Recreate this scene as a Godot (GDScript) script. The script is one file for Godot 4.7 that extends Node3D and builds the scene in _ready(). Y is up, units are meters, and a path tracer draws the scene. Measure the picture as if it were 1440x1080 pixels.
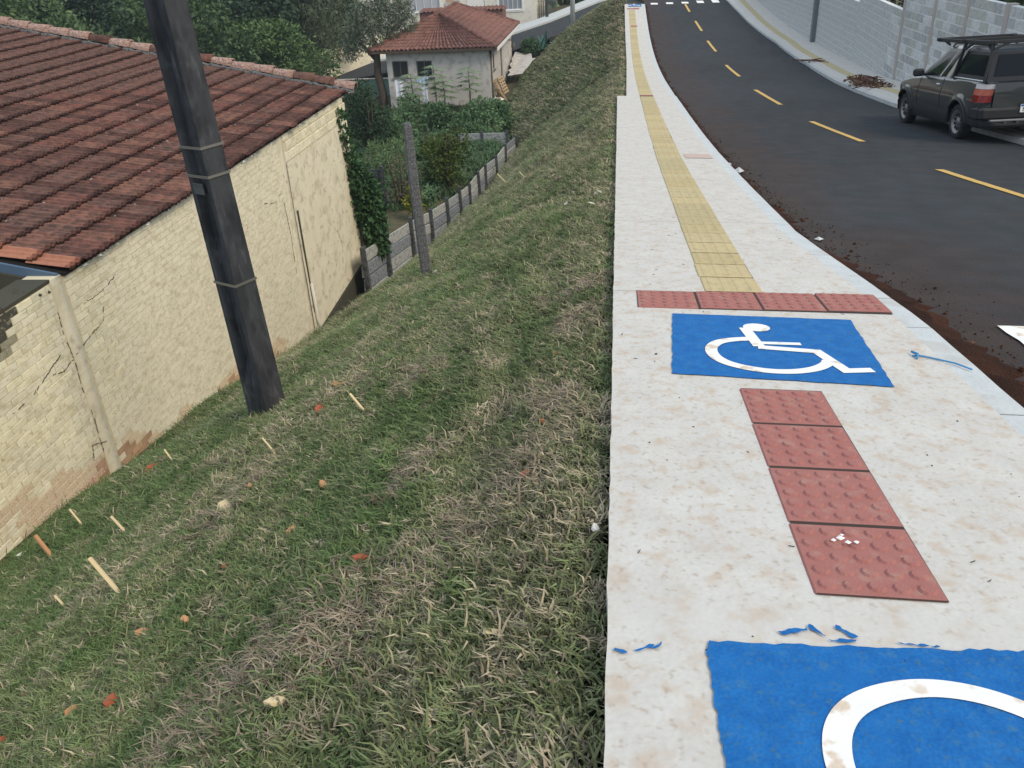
extends Node3D

# ---------------------------------------------------------------- helpers
var counts := {}
var rng := RandomNumberGenerator.new()
var mats := {}
var n_a := FastNoiseLite.new()
var n_b := FastNoiseLite.new()
var n_c := FastNoiseLite.new()

class M:
	var st := SurfaceTool.new()
	var tris := 0
	func _init(smooth := false):
		st.begin(Mesh.PRIMITIVE_TRIANGLES)
		st.set_smooth_group(0 if smooth else -1)
		st.set_color(Color.WHITE)
	func tint(c: Color):
		st.set_color(c)
	func tri(a: Vector3, b: Vector3, c: Vector3):
		st.add_vertex(a); st.add_vertex(b); st.add_vertex(c)
		tris += 1
	func quad(a: Vector3, b: Vector3, c: Vector3, d: Vector3):
		tri(a, b, c); tri(a, c, d)
	func out(a: Vector3, b: Vector3, c: Vector3, o: Vector3):
		if (b - a).cross(c - a).dot((a + b + c) / 3.0 - o) > 0.0:
			tri(a, c, b)
		else:
			tri(a, b, c)
	func qout(a: Vector3, b: Vector3, c: Vector3, d: Vector3, o: Vector3):
		out(a, b, c, o); out(a, c, d, o)
	# box with chamfered edges: center, half sizes along the basis
	func box(x: Transform3D, size: Vector3, ch := 0.0):
		var h := size * 0.5
		var o := x.origin
		if ch <= 0.0:
			for ax in 3:
				for sg in [-1.0, 1.0]:
					var p := []
					for q in [[-1, -1], [1, -1], [1, 1], [-1, 1]]:
						var v := Vector3.ZERO
						v[ax] = h[ax] * sg
						v[(ax + 1) % 3] = h[(ax + 1) % 3] * q[0]
						v[(ax + 2) % 3] = h[(ax + 2) % 3] * q[1]
						p.append(x * v)
					qout(p[0], p[1], p[2], p[3], o)
			return
		for ax in 3:
			var b := (ax + 1) % 3
			var c := (ax + 2) % 3
			for sg in [-1.0, 1.0]:
				var p := []
				for q in [[-1, -1], [1, -1], [1, 1], [-1, 1]]:
					var v := Vector3.ZERO
					v[ax] = h[ax] * sg
					v[b] = (h[b] - ch) * q[0]
					v[c] = (h[c] - ch) * q[1]
					p.append(x * v)
				qout(p[0], p[1], p[2], p[3], o)
			for s1 in [-1.0, 1.0]:
				for s2 in [-1.0, 1.0]:
					var e := []
					for q in [[0, -1], [0, 1], [1, 1], [1, -1]]:
						var v := Vector3.ZERO
						v[ax] = (h[ax] - ch) * q[1]
						v[b] = (h[b] - (ch if q[0] == 1 else 0.0)) * s1
						v[c] = (h[c] - (ch if q[0] == 0 else 0.0)) * s2
						e.append(x * v)
					qout(e[0], e[1], e[2], e[3], o)
		for s0 in [-1.0, 1.0]:
			for s1 in [-1.0, 1.0]:
				for s2 in [-1.0, 1.0]:
					out(x * Vector3(h.x * s0, (h.y - ch) * s1, (h.z - ch) * s2), x * Vector3((h.x - ch) * s0, h.y * s1, (h.z - ch) * s2), x * Vector3((h.x - ch) * s0, (h.y - ch) * s1, h.z * s2), o)
	func bx(c: Vector3, size: Vector3, ch := 0.0):
		box(Transform3D(Basis(), c), size, ch)
	func bar(a: Vector3, b: Vector3, w: float, t: float, ch := 0.0):
		var z := (b - a).normalized()
		var up := Vector3.UP if absf(z.y) < 0.95 else Vector3.RIGHT
		var x := up.cross(z).normalized()
		box(Transform3D(Basis(x, z.cross(x), z), (a + b) / 2.0), Vector3(w, t, a.distance_to(b)), ch)
	func tube(pts: Array, rad: Array, n := 8, caps := true):
		var rings := []
		for i in pts.size():
			var d: Vector3 = (pts[mini(i + 1, pts.size() - 1)] - pts[maxi(i - 1, 0)]).normalized()
			var up := Vector3.UP if absf(d.y) < 0.9 else Vector3.BACK
			var x := up.cross(d).normalized()
			var y := d.cross(x)
			var r := []
			for k in n:
				var a := TAU * k / n
				r.append(pts[i] + (x * cos(a) + y * sin(a)) * rad[i])
			rings.append(r)
		for i in rings.size() - 1:
			var o: Vector3 = (pts[i] + pts[i + 1]) / 2.0
			for k in n:
				var k2 := (k + 1) % n
				qout(rings[i][k], rings[i][k2], rings[i + 1][k2], rings[i + 1][k], o)
		if caps:
			for e in [0, rings.size() - 1]:
				var inn: Vector3 = pts[1] if e == 0 else pts[e - 1]
				for k in range(1, n - 1):
					out(rings[e][0], rings[e][k], rings[e][k + 1], inn)
	# convex prism-like loft between two rings of the same count
	func loft(r0: Array, r1: Array, cap0 := true, cap1 := true):
		var o := Vector3.ZERO
		for p in r0 + r1:
			o += p
		o /= float(r0.size() + r1.size())
		var n := r0.size()
		for k in n:
			qout(r0[k], r0[(k + 1) % n], r1[(k + 1) % n], r1[k], o)
		for k in range(1, n - 1):
			if cap0: out(r0[0], r0[k], r0[k + 1], o)
			if cap1: out(r1[0], r1[k], r1[k + 1], o)
	# turn a profile [[radius, x]] round the x axis
	func lathe(x: Transform3D, prof: Array, n := 20):
		for i in prof.size() - 1:
			for k in n:
				var a := TAU * k / n
				var b := TAU * (k + 1) / n
				var p0 := Vector3(prof[i][1], cos(a) * prof[i][0], sin(a) * prof[i][0])
				var p1 := Vector3(prof[i][1], cos(b) * prof[i][0], sin(b) * prof[i][0])
				var q0 := Vector3(prof[i + 1][1], cos(a) * prof[i + 1][0], sin(a) * prof[i + 1][0])
				var q1 := Vector3(prof[i + 1][1], cos(b) * prof[i + 1][0], sin(b) * prof[i + 1][0])
				quad(x * p0, x * q0, x * q1, x * p1)
	# polygon with thickness, outline on a plane given by a transform (x,y in plane, +z outwards)
	func poly(x: Transform3D, pts: PackedVector2Array, depth := 0.0):
		var ix := Geometry2D.triangulate_polygon(pts)
		var zv := x.basis.z
		for i in range(0, ix.size(), 3):
			var a := x * Vector3(pts[ix[i]].x, pts[ix[i]].y, 0)
			var b := x * Vector3(pts[ix[i + 1]].x, pts[ix[i + 1]].y, 0)
			var c := x * Vector3(pts[ix[i + 2]].x, pts[ix[i + 2]].y, 0)
			out(a, b, c, (a + b + c) / 3.0 - zv)
			if depth > 0.0:
				out(a - zv * depth, b - zv * depth, c - zv * depth, (a + b + c) / 3.0 + zv)
		if depth > 0.0:
			var cc := Geometry2D.is_polygon_clockwise(pts)
			for i in pts.size():
				var p := pts[i]
				var q := pts[(i + 1) % pts.size()]
				var a := x * Vector3(p.x, p.y, 0)
				var b := x * Vector3(q.x, q.y, 0)
				if cc: quad(b, a, a - zv * depth, b - zv * depth)
				else: quad(a, b, b - zv * depth, a - zv * depth)
	func done() -> ArrayMesh:
		st.generate_normals()
		return st.commit()

func numbered(n: String, parent: Node) -> String:
	var key := "%d/%s" % [parent.get_instance_id(), n]
	var k: int = counts.get(key, 0)
	counts[key] = k + 1
	return n if k == 0 else "%s_%03d" % [n, k]

func obj(n: String, mesh: Mesh, mat: Material, parent: Node = self, xf := Transform3D()) -> MeshInstance3D:
	var o := MeshInstance3D.new()
	o.name = numbered(n, parent)
	o.mesh = mesh
	o.material_override = mat
	o.transform = xf
	parent.add_child(o, true)
	return o

func multi(n: String, mesh: Mesh, mat: Material, parent: Node, buf: PackedFloat32Array, count: int) -> MultiMeshInstance3D:
	var mm := MultiMesh.new()
	mm.transform_format = MultiMesh.TRANSFORM_3D
	mm.use_colors = true
	mm.mesh = mesh
	mm.instance_count = count
	mm.buffer = buf
	var o := MultiMeshInstance3D.new()
	o.name = numbered(n, parent)
	o.multimesh = mm
	o.material_override = mat
	parent.add_child(o, true)
	return o

func thing(n: String, label: String, cat: String, at := Vector3.ZERO, group := "") -> Node3D:
	var o := Node3D.new()
	o.name = numbered(n, self)
	o.position = at
	add_child(o, true)
	return tag(o, label, cat, group)

func tag(o: Node3D, label: String, cat: String, group := "") -> Node3D:
	o.set_meta("label", label)
	o.set_meta("category", cat)
	if group != "": o.set_meta("group", group)
	return o

func structure(o: Node3D) -> Node3D:
	o.set_meta("kind", "structure")
	return o

func stuff(o: Node3D) -> Node3D:
	o.set_meta("kind", "stuff")
	return o

func holder(n: String) -> Node3D:
	var o := Node3D.new()
	o.name = numbered(n, self)
	add_child(o, true)
	return structure(o)

func copy_thing(src: Node3D, at: Vector3, turn: float, sc: Vector3, label: String) -> Node3D:
	var c: Node3D = src.duplicate()
	var base: String = src.get_meta("plain")
	c.name = numbered(base, self)
	add_child(c, true)
	c.transform = Transform3D(Basis(Vector3.UP, turn).scaled_local(sc), at)
	c.set_meta("label", label)
	return c

func lin(r: float, g: float, b: float) -> Color:
	return Color(r, g, b).linear_to_srgb()

func S(hex: String) -> Color:
	return Color(hex)

func img_noise(size: int, seed_: int, freq: float, octs := 4) -> PackedByteArray:
	var n := FastNoiseLite.new()
	n.noise_type = FastNoiseLite.TYPE_SIMPLEX_SMOOTH
	n.seed = seed_
	n.frequency = freq
	n.fractal_octaves = octs
	var im := n.get_seamless_image(size, size)
	im.convert(Image.FORMAT_L8)
	return im.get_data()

# colour texture: two noises make the ground tone, a third lays stains on it, a fourth darker ones
func tex(size: int, seed_: int, f1: float, f2: float, c0: Color, c1: Color, stain: Color, sf: float, lo: float, hi: float, amount: float, stain2 := Color.BLACK, sf2 := 0.0, lo2 := 0.0, hi2 := 1.0, amount2 := 0.0) -> Array:
	var a := img_noise(size, seed_, f1)
	var b := img_noise(size, seed_ + 7, f2, 3)
	var s := img_noise(size, seed_ + 13, sf, 5)
	var s2 := img_noise(size, seed_ + 29, sf2, 5) if amount2 > 0.0 else a
	var d := PackedByteArray()
	d.resize(size * size * 3)
	for i in size * size:
		var v := (a[i] * 0.55 + b[i] * 0.45) / 255.0
		var r := lerpf(c0.r, c1.r, v)
		var g := lerpf(c0.g, c1.g, v)
		var bl := lerpf(c0.b, c1.b, v)
		var k := smoothstep(lo, hi, s[i] / 255.0) * amount * (0.55 + 0.45 * b[i] / 255.0)
		r = lerpf(r, stain.r, k); g = lerpf(g, stain.g, k); bl = lerpf(bl, stain.b, k)
		if amount2 > 0.0:
			k = smoothstep(lo2, hi2, s2[i] / 255.0) * amount2
			r = lerpf(r, stain2.r, k); g = lerpf(g, stain2.g, k); bl = lerpf(bl, stain2.b, k)
		d[i * 3] = int(clampf(r, 0, 1) * 255.0)
		d[i * 3 + 1] = int(clampf(g, 0, 1) * 255.0)
		d[i * 3 + 2] = int(clampf(bl, 0, 1) * 255.0)
	return [ImageTexture.create_from_image(Image.create_from_data(size, size, false, Image.FORMAT_RGB8, d)), ImageTexture.create_from_image(Image.create_from_data(size, size, false, Image.FORMAT_L8, b))]

func mat_tex(n: String, t: Array, metres: float, rough := 0.9, bump := 0.0, world := true, vcol := true, col := Color.WHITE, spec := 0.3) -> StandardMaterial3D:
	var m := StandardMaterial3D.new()
	m.resource_name = n
	m.albedo_color = col
	m.albedo_texture = t[0]
	m.roughness = rough
	m.metallic_specular = spec
	m.uv1_triplanar = true
	m.uv1_world_triplanar = world
	m.uv1_scale = Vector3.ONE / metres
	m.vertex_color_use_as_albedo = vcol
	if bump > 0.0:
		m.heightmap_enabled = true
		m.heightmap_texture = t[1]
		m.heightmap_scale = bump
	mats[n] = m
	return m

func mat(n: String, col: Color, rough := 0.8, metal := 0.0, vcol := false, spec := 0.4) -> StandardMaterial3D:
	var m := StandardMaterial3D.new()
	m.resource_name = n
	m.albedo_color = col
	m.roughness = rough
	m.metallic = metal
	m.metallic_specular = spec
	m.vertex_color_use_as_albedo = vcol
	mats[n] = m
	return m

func curve(t: Array, x: float, col := 1) -> float:
	if x <= t[0][0]: return t[0][col]
	for i in t.size() - 1:
		if x < t[i + 1][0]:
			return lerpf(t[i][col], t[i + 1][col], (x - t[i][0]) / (t[i + 1][0] - t[i][0]))
	return t[-1][col]

# ---------------------------------------------------------------- the lie of the land
# s is the distance up the street (-z).  P: height of the pavement's left edge
const PS := [[-8.0, 1.05], [-6.0, 0.8], [-3.0, 0.41], [0.0, 0.0], [1.0, -0.138], [4.0, -0.545], [6.0, -0.817], [9.0, -1.215], [11.37, -1.51], [14.2, -1.815], [18.2, -2.2], [22.0, -2.55], [26.5, -2.93], [33.7, -3.3], [40.6, -3.29], [47.2, -2.9], [50.0, -2.7], [53.0, -2.62], [58.0, -2.9], [64.0, -3.4], [75.0, -4.2]]
func slope_at(i: int) -> float:
	if i == 0: return (PS[1][1] - PS[0][1]) / (PS[1][0] - PS[0][0])
	if i == PS.size() - 1: return (PS[i][1] - PS[i - 1][1]) / (PS[i][0] - PS[i - 1][0])
	var h0: float = PS[i][0] - PS[i - 1][0]
	var h1: float = PS[i + 1][0] - PS[i][0]
	return ((PS[i + 1][1] - PS[i][1]) / h1 * h0 + (PS[i][1] - PS[i - 1][1]) / h0 * h1) / (h0 + h1)
func P(s: float) -> float:
	s = clampf(s, -8.0, 74.9)
	var i := 0
	while i < PS.size() - 2 and s >= PS[i + 1][0]: i += 1
	var h: float = PS[i + 1][0] - PS[i][0]
	var t: float = (s - PS[i][0]) / h
	var t2 := t * t
	var t3 := t2 * t
	return (2 * t3 - 3 * t2 + 1) * PS[i][1] + (t3 - 2 * t2 + t) * h * slope_at(i) + (-2 * t3 + 3 * t2) * PS[i + 1][1] + (t3 - t2) * h * slope_at(i + 1)
func SY(x: float, s: float) -> float: return P(s) - 0.031 * x
func RY(x: float, s: float) -> float: return P(s) - 0.031 * x - 0.11
func edge_left(s: float) -> float: return -0.01 if s < 20.4 else 0.2 + 0.1 * minf(1.0, (s - 20.4) / 12.0)
func edge_right(s: float) -> float: return curve([[4.0, 1.48], [6.2, 1.31], [50.0, 1.34]], s)
func kerb_far(s: float) -> float: return curve([[-8.0, 5.95], [13.4, 5.9], [18.3, 5.72], [23.0, 5.85], [31.0, 6.3], [38.0, 6.35], [44.0, 5.95], [50.4, 5.6], [70.0, 5.0]], s)
const BB := [[-8.0, -4.87, -2.4], [4.8, -4.87, -3.12], [5.6, -4.87, -3.2], [6.7, -4.87, -3.43], [7.8, -4.88, -3.6], [9.4, -4.88, -4.06], [12.2, -4.9, -4.59], [14.4, -4.62, -4.92], [15.8, -4.56, -5.13], [17.7, -4.5, -5.45], [21.1, -4.35, -5.83], [24.1, -4.24, -6.15], [28.6, -4.06, -6.32], [33.2, -3.9, -6.6], [38.0, -4.9, -6.8], [43.0, -5.4, -6.8], [47.8, -5.45, -6.55], [51.5, -5.0, -6.2], [55.5, -4.0, -5.46], [58.2, -3.1, -4.95], [63.0, -1.2, -4.3], [70.0, -1.0, -4.8]]
func bank_y(x: float, s: float) -> float:
	var xb := curve(BB, s, 1)
	var yb := curve(BB, s, 2)
	var e := edge_left(s)
	var u := clampf((e - x) / (e - xb), 0.0, 1.0)
	var yt := P(s) - 0.055
	var w := clampf(u * 8.0, 0.0, 1.0) * clampf((1.0 - u) * 12.0, 0.2, 1.0)
	var d := n_a.get_noise_2d(x * 95.0, s * 34.0) * 0.07 + n_b.get_noise_2d(x * 260.0, s * 70.0) * 0.035
	# turf laid in rolls along the slope leaves low steps
	var row := u * 11.0 + n_b.get_noise_2d(s * 22.0, x * 6.0) * 0.9
	d += (0.5 - absf(fposmod(row, 1.0) - 0.3)) * 0.06
	return yt + (yb - yt) * u + d * w
func terrain_y(x: float, s: float) -> float:
	var xb := curve(BB, s, 1)
	var yb := curve(BB, s, 2)
	var y := 0.0
	if x < xb:
		y = yb - 0.05
		if s > 14.0 and s < 44.0:
			y = lerpf(y, curve([[14.0, -4.9], [21.0, -5.2], [30.0, -5.95], [38.0, -6.7], [44.0, -6.8]], s), clampf((xb - x - 0.1) / 0.6, 0, 1))
		y += (x - xb) * curve([[44.0, 0.01], [54.0, 0.12], [70.0, 0.12], [90.0, 0.0]], s)
		y = maxf(y, -8.6)
		if s > 47.0: y -= 0.3 + 1.1 * clampf((s - 51.0) / 5.0, 0.0, 1.0) * clampf((30.0 + x) / 4.0, 0.0, 1.0) * clampf((74.0 - s) / 3.0, 0.0, 1.0)
		if s > 72.0: y += (s - 72.0) * 0.035 * clampf((-x - 6.0) / 14.0, 0.0, 1.0)
	elif x < edge_left(s):
		y = bank_y(x, s) - 0.5
		y = minf(y, lerpf(yb, P(s), clampf((x - xb) / (edge_left(s) - xb), 0.0, 1.0)) - 0.35)
	else:
		y = P(s) - 0.031 * minf(x, 9.0) - 0.55
		if x > 9.0: y += 0.45 + (x - 9.0) * 0.04
	return y

func frame_at(x: float, s: float, y: float) -> Transform3D:
	var f := Vector3(0, (P(s + 0.05) - P(s - 0.05)) / 0.1, -1).normalized()
	var z := -f
	var xx := Vector3(1, -0.031, 0).normalized()
	var yy := z.cross(xx).normalized()
	return Transform3D(Basis(xx, yy, xx.cross(yy)), Vector3(x, y, -s))

# a strip of ground between two edges, with sides of a given thickness
func strip(m: M, s0: float, s1: float, fl: Callable, fr: Callable, fy: Callable, thick: float, step := 0.5, cols := 1):
	var n := maxi(1, int(ceil((s1 - s0) / step)))
	for i in n:
		var a := lerpf(s0, s1, float(i) / n)
		var b := lerpf(s0, s1, float(i + 1) / n)
		var la: float = fl.call(a)
		var ra: float = fr.call(a)
		var lb: float = fl.call(b)
		var rb: float = fr.call(b)
		for c in cols:
			var xa0 := lerpf(la, ra, float(c) / cols)
			var xa1 := lerpf(la, ra, float(c + 1) / cols)
			var xb0 := lerpf(lb, rb, float(c) / cols)
			var xb1 := lerpf(lb, rb, float(c + 1) / cols)
			m.quad(Vector3(xb0, fy.call(xb0, b), -b), Vector3(xb1, fy.call(xb1, b), -b), Vector3(xa1, fy.call(xa1, a), -a), Vector3(xa0, fy.call(xa0, a), -a))
		if thick > 0.0:
			var d := Vector3(0, -thick, 0)
			var pla := Vector3(la, fy.call(la, a), -a)
			var plb := Vector3(lb, fy.call(lb, b), -b)
			var pra := Vector3(ra, fy.call(ra, a), -a)
			var prb := Vector3(rb, fy.call(rb, b), -b)
			m.quad(plb, pla, pla + d, plb + d)
			m.quad(pra, prb, prb + d, pra + d)
			if i == 0: m.quad(pla, pra, pra + d, pla + d)
			if i == n - 1: m.quad(prb, plb, plb + d, prb + d)

# flat paint on the pavement or road: outline in (x, s)
func paint(m: M, pts: PackedVector2Array, fy: Callable, lift: float):
	var ix := Geometry2D.triangulate_polygon(pts)
	for i in range(0, ix.size(), 3):
		var v := []
		for k in 3:
			var p := pts[ix[i + k]]
			v.append(Vector3(p.x, fy.call(p.x, p.y) + lift, -p.y))
		m.out(v[0], v[1], v[2], (v[0] + v[1] + v[2]) / 3.0 - Vector3.UP)

func ragged(corners: Array, step: float, amp: float) -> PackedVector2Array:
	var out := PackedVector2Array()
	for i in corners.size():
		var a: Vector2 = corners[i]
		var b: Vector2 = corners[(i + 1) % corners.size()]
		var n := maxi(1, int(a.distance_to(b) / step))
		var side := (b - a).normalized().orthogonal()
		for k in n:
			var j := rng.randf_range(-amp, amp) * (0.4 if k == 0 else 1.0)
			out.append(a.lerp(b, float(k) / n) + side * (j + n_a.get_noise_2d(a.lerp(b, float(k) / n).x * 400.0, i * 50.0 + k * 9.0) * amp))
	return out

# leaves spread through blobs: each leaf is one small folded face
func foliage(seed_: int, count: int, blobs: Array, leaf: float, c0: Color, c1: Color, aspect := 0.5, droop := 0.0, shell := 0.55) -> ArrayMesh:
	var r := RandomNumberGenerator.new()
	r.seed = seed_
	var v := PackedVector3Array()
	var nn := PackedVector3Array()
	var cc := PackedColorArray()
	var tot := 0.0
	for b in blobs: tot += b[1] * b[1]
	for b in blobs:
		var n := int(count * b[1] * b[1] / tot)
		var bt := r.randf_range(0.0, 1.0)
		for i in n:
			var d := Vector3(r.randfn(), r.randfn(), r.randfn()).normalized()
			var rad: float = b[1] * lerpf(shell, 1.0, sqrt(r.randf())) * (1.0 + 0.25 * r.randfn() * 0.5)
			var p: Vector3 = b[0] + d * rad * Vector3(1, b[2] if b.size() > 2 else 0.8, 1)
			var dir := (d + Vector3(r.randfn(), r.randfn() - droop, r.randfn()) * 0.8).normalized()
			var side := dir.cross(Vector3(r.randfn(), r.randfn(), r.randfn())).normalized()
			var l := leaf * r.randf_range(0.6, 1.3)
			var w := l * aspect
			var col := c0.lerp(c1, clampf(bt * 0.6 + r.randf() * 0.5, 0, 1))
			col = col * r.randf_range(0.75, 1.2)
			var nrm := dir.cross(side).normalized()
			var mid := p + dir * l * 0.45
			var pts := [p, mid + side * w * 0.5, p + dir * l, mid - side * w * 0.5]
			for k in [0, 1, 2, 0, 2, 3]:
				v.append(pts[k]); nn.append(nrm); cc.append(col)
	var arr := []
	arr.resize(Mesh.ARRAY_MAX)
	arr[Mesh.ARRAY_VERTEX] = v
	arr[Mesh.ARRAY_NORMAL] = nn
	arr[Mesh.ARRAY_COLOR] = cc
	var am := ArrayMesh.new()
	am.add_surface_from_arrays(Mesh.PRIMITIVE_TRIANGLES, arr)
	return am

func blob_set(seed_: int, n: int, w: float, h: float, y0: float, br: float) -> Array:
	var r := RandomNumberGenerator.new()
	r.seed = seed_
	var o := []
	for i in n:
		var t := r.randf()
		var a := r.randf() * TAU
		var rr := w * sqrt(r.randf()) * (0.45 + 0.55 * sin(PI * clampf(t * 0.85 + 0.1, 0, 1)))
		o.append([Vector3(cos(a) * rr, y0 + t * h, sin(a) * rr), br * r.randf_range(0.6, 1.25), 0.8])
	return o

func trunk_mesh(h: float, r0: float, limbs: int, seed_: int, spread: float) -> ArrayMesh:
	var r := RandomNumberGenerator.new()
	r.seed = seed_
	var m := M.new(true)
	var pts := []
	var rad := []
	for i in 6:
		pts.append(Vector3(r.randfn() * 0.05 * i, -0.3 + (h + 0.3) * i / 5.0, r.randfn() * 0.05 * i))
		rad.append(r0 * (1.25 - 0.17 * i))
	m.tube(pts, rad, 7)
	for k in limbs:
		var a := TAU * k / limbs + r.randf()
		var b: Vector3 = pts[2 + k % 3]
		var e := b + Vector3(cos(a) * spread, h * r.randf_range(0.3, 0.6), sin(a) * spread)
		m.tube([b, b.lerp(e, 0.5) + Vector3(0, -0.08, 0), e], [r0 * 0.5, r0 * 0.35, r0 * 0.12], 5)
	return m.done()

# ---------------------------------------------------------------- scene
func _ready():
	rng.seed = 20240611
	n_a.seed = 3; n_a.frequency = 0.01; n_a.noise_type = FastNoiseLite.TYPE_SIMPLEX_SMOOTH; n_a.fractal_octaves = 3
	n_b.seed = 11; n_b.frequency = 0.01; n_b.noise_type = FastNoiseLite.TYPE_SIMPLEX_SMOOTH; n_b.fractal_octaves = 2
	n_c.seed = 23; n_c.frequency = 1.0; n_c.noise_type = FastNoiseLite.TYPE_SIMPLEX_SMOOTH; n_c.fractal_octaves = 3
	# camera
	var cam := Camera3D.new()
	cam.name = "camera"
	add_child(cam)
	var right := Vector3(0.99289, -0.0464, -0.1096)
	var back := Vector3(0.1190, 0.4758, 0.8714)
	right = (right - back.normalized() * right.dot(back.normalized())).normalized()
	back = back.normalized()
	cam.transform = Transform3D(Basis(right, back.cross(right), back), Vector3(0, 1.2, 0))
	cam.fov = 48.455
	cam.near = 0.05
	cam.far = 900.0
	cam.current = true
	# sky, haze, exposure
	var we := WorldEnvironment.new()
	we.name = "world_environment"
	var env := Environment.new()
	env.background_mode = Environment.BG_SKY
	var sky := Sky.new()
	var ps := ProceduralSkyMaterial.new()
	ps.sky_top_color = Color(0.80, 0.86, 0.93)
	ps.sky_horizon_color = Color(0.90, 0.92, 0.94)
	ps.sky_curve = 0.2
	ps.ground_bottom_color = Color(0.30, 0.29, 0.27)
	ps.ground_horizon_color = Color(0.62, 0.64, 0.64)
	ps.sky_energy_multiplier = 1.0
	sky.sky_material = ps
	env.sky = sky
	env.tonemap_mode = Environment.TONE_MAPPER_LINEAR
	env.tonemap_exposure = 1.28
	env.fog_enabled = true
	env.fog_density = 0.0006
	env.fog_light_color = Color(0.80, 0.87, 0.92)
	env.sdfgi_enabled = true
	env.ssao_enabled = true
	env.ssil_enabled = true
	we.environment = env
	add_child(we)
	# weak sun behind thin cloud
	var sun := DirectionalLight3D.new()
	sun.name = "sun"
	sun.light_energy = 0.6
	sun.light_color = Color(1.0, 0.95, 0.87)
	sun.light_angular_distance = 24.0
	sun.shadow_enabled = true
	add_child(sun)
	sun.look_at_from_position(Vector3(8, 8.5, 4), Vector3.ZERO, Vector3.UP)
	make_materials()
	build_ground()
	build_road()
	build_pavement()
	build_far_pavement()
	build_bank()
	build_block_wall()
	build_cream_building()
	build_small_house()
	build_far_buildings()
	build_trees()
	build_garden()
	build_fences()
	build_poles()
	build_pickup()
	build_litter()

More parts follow.
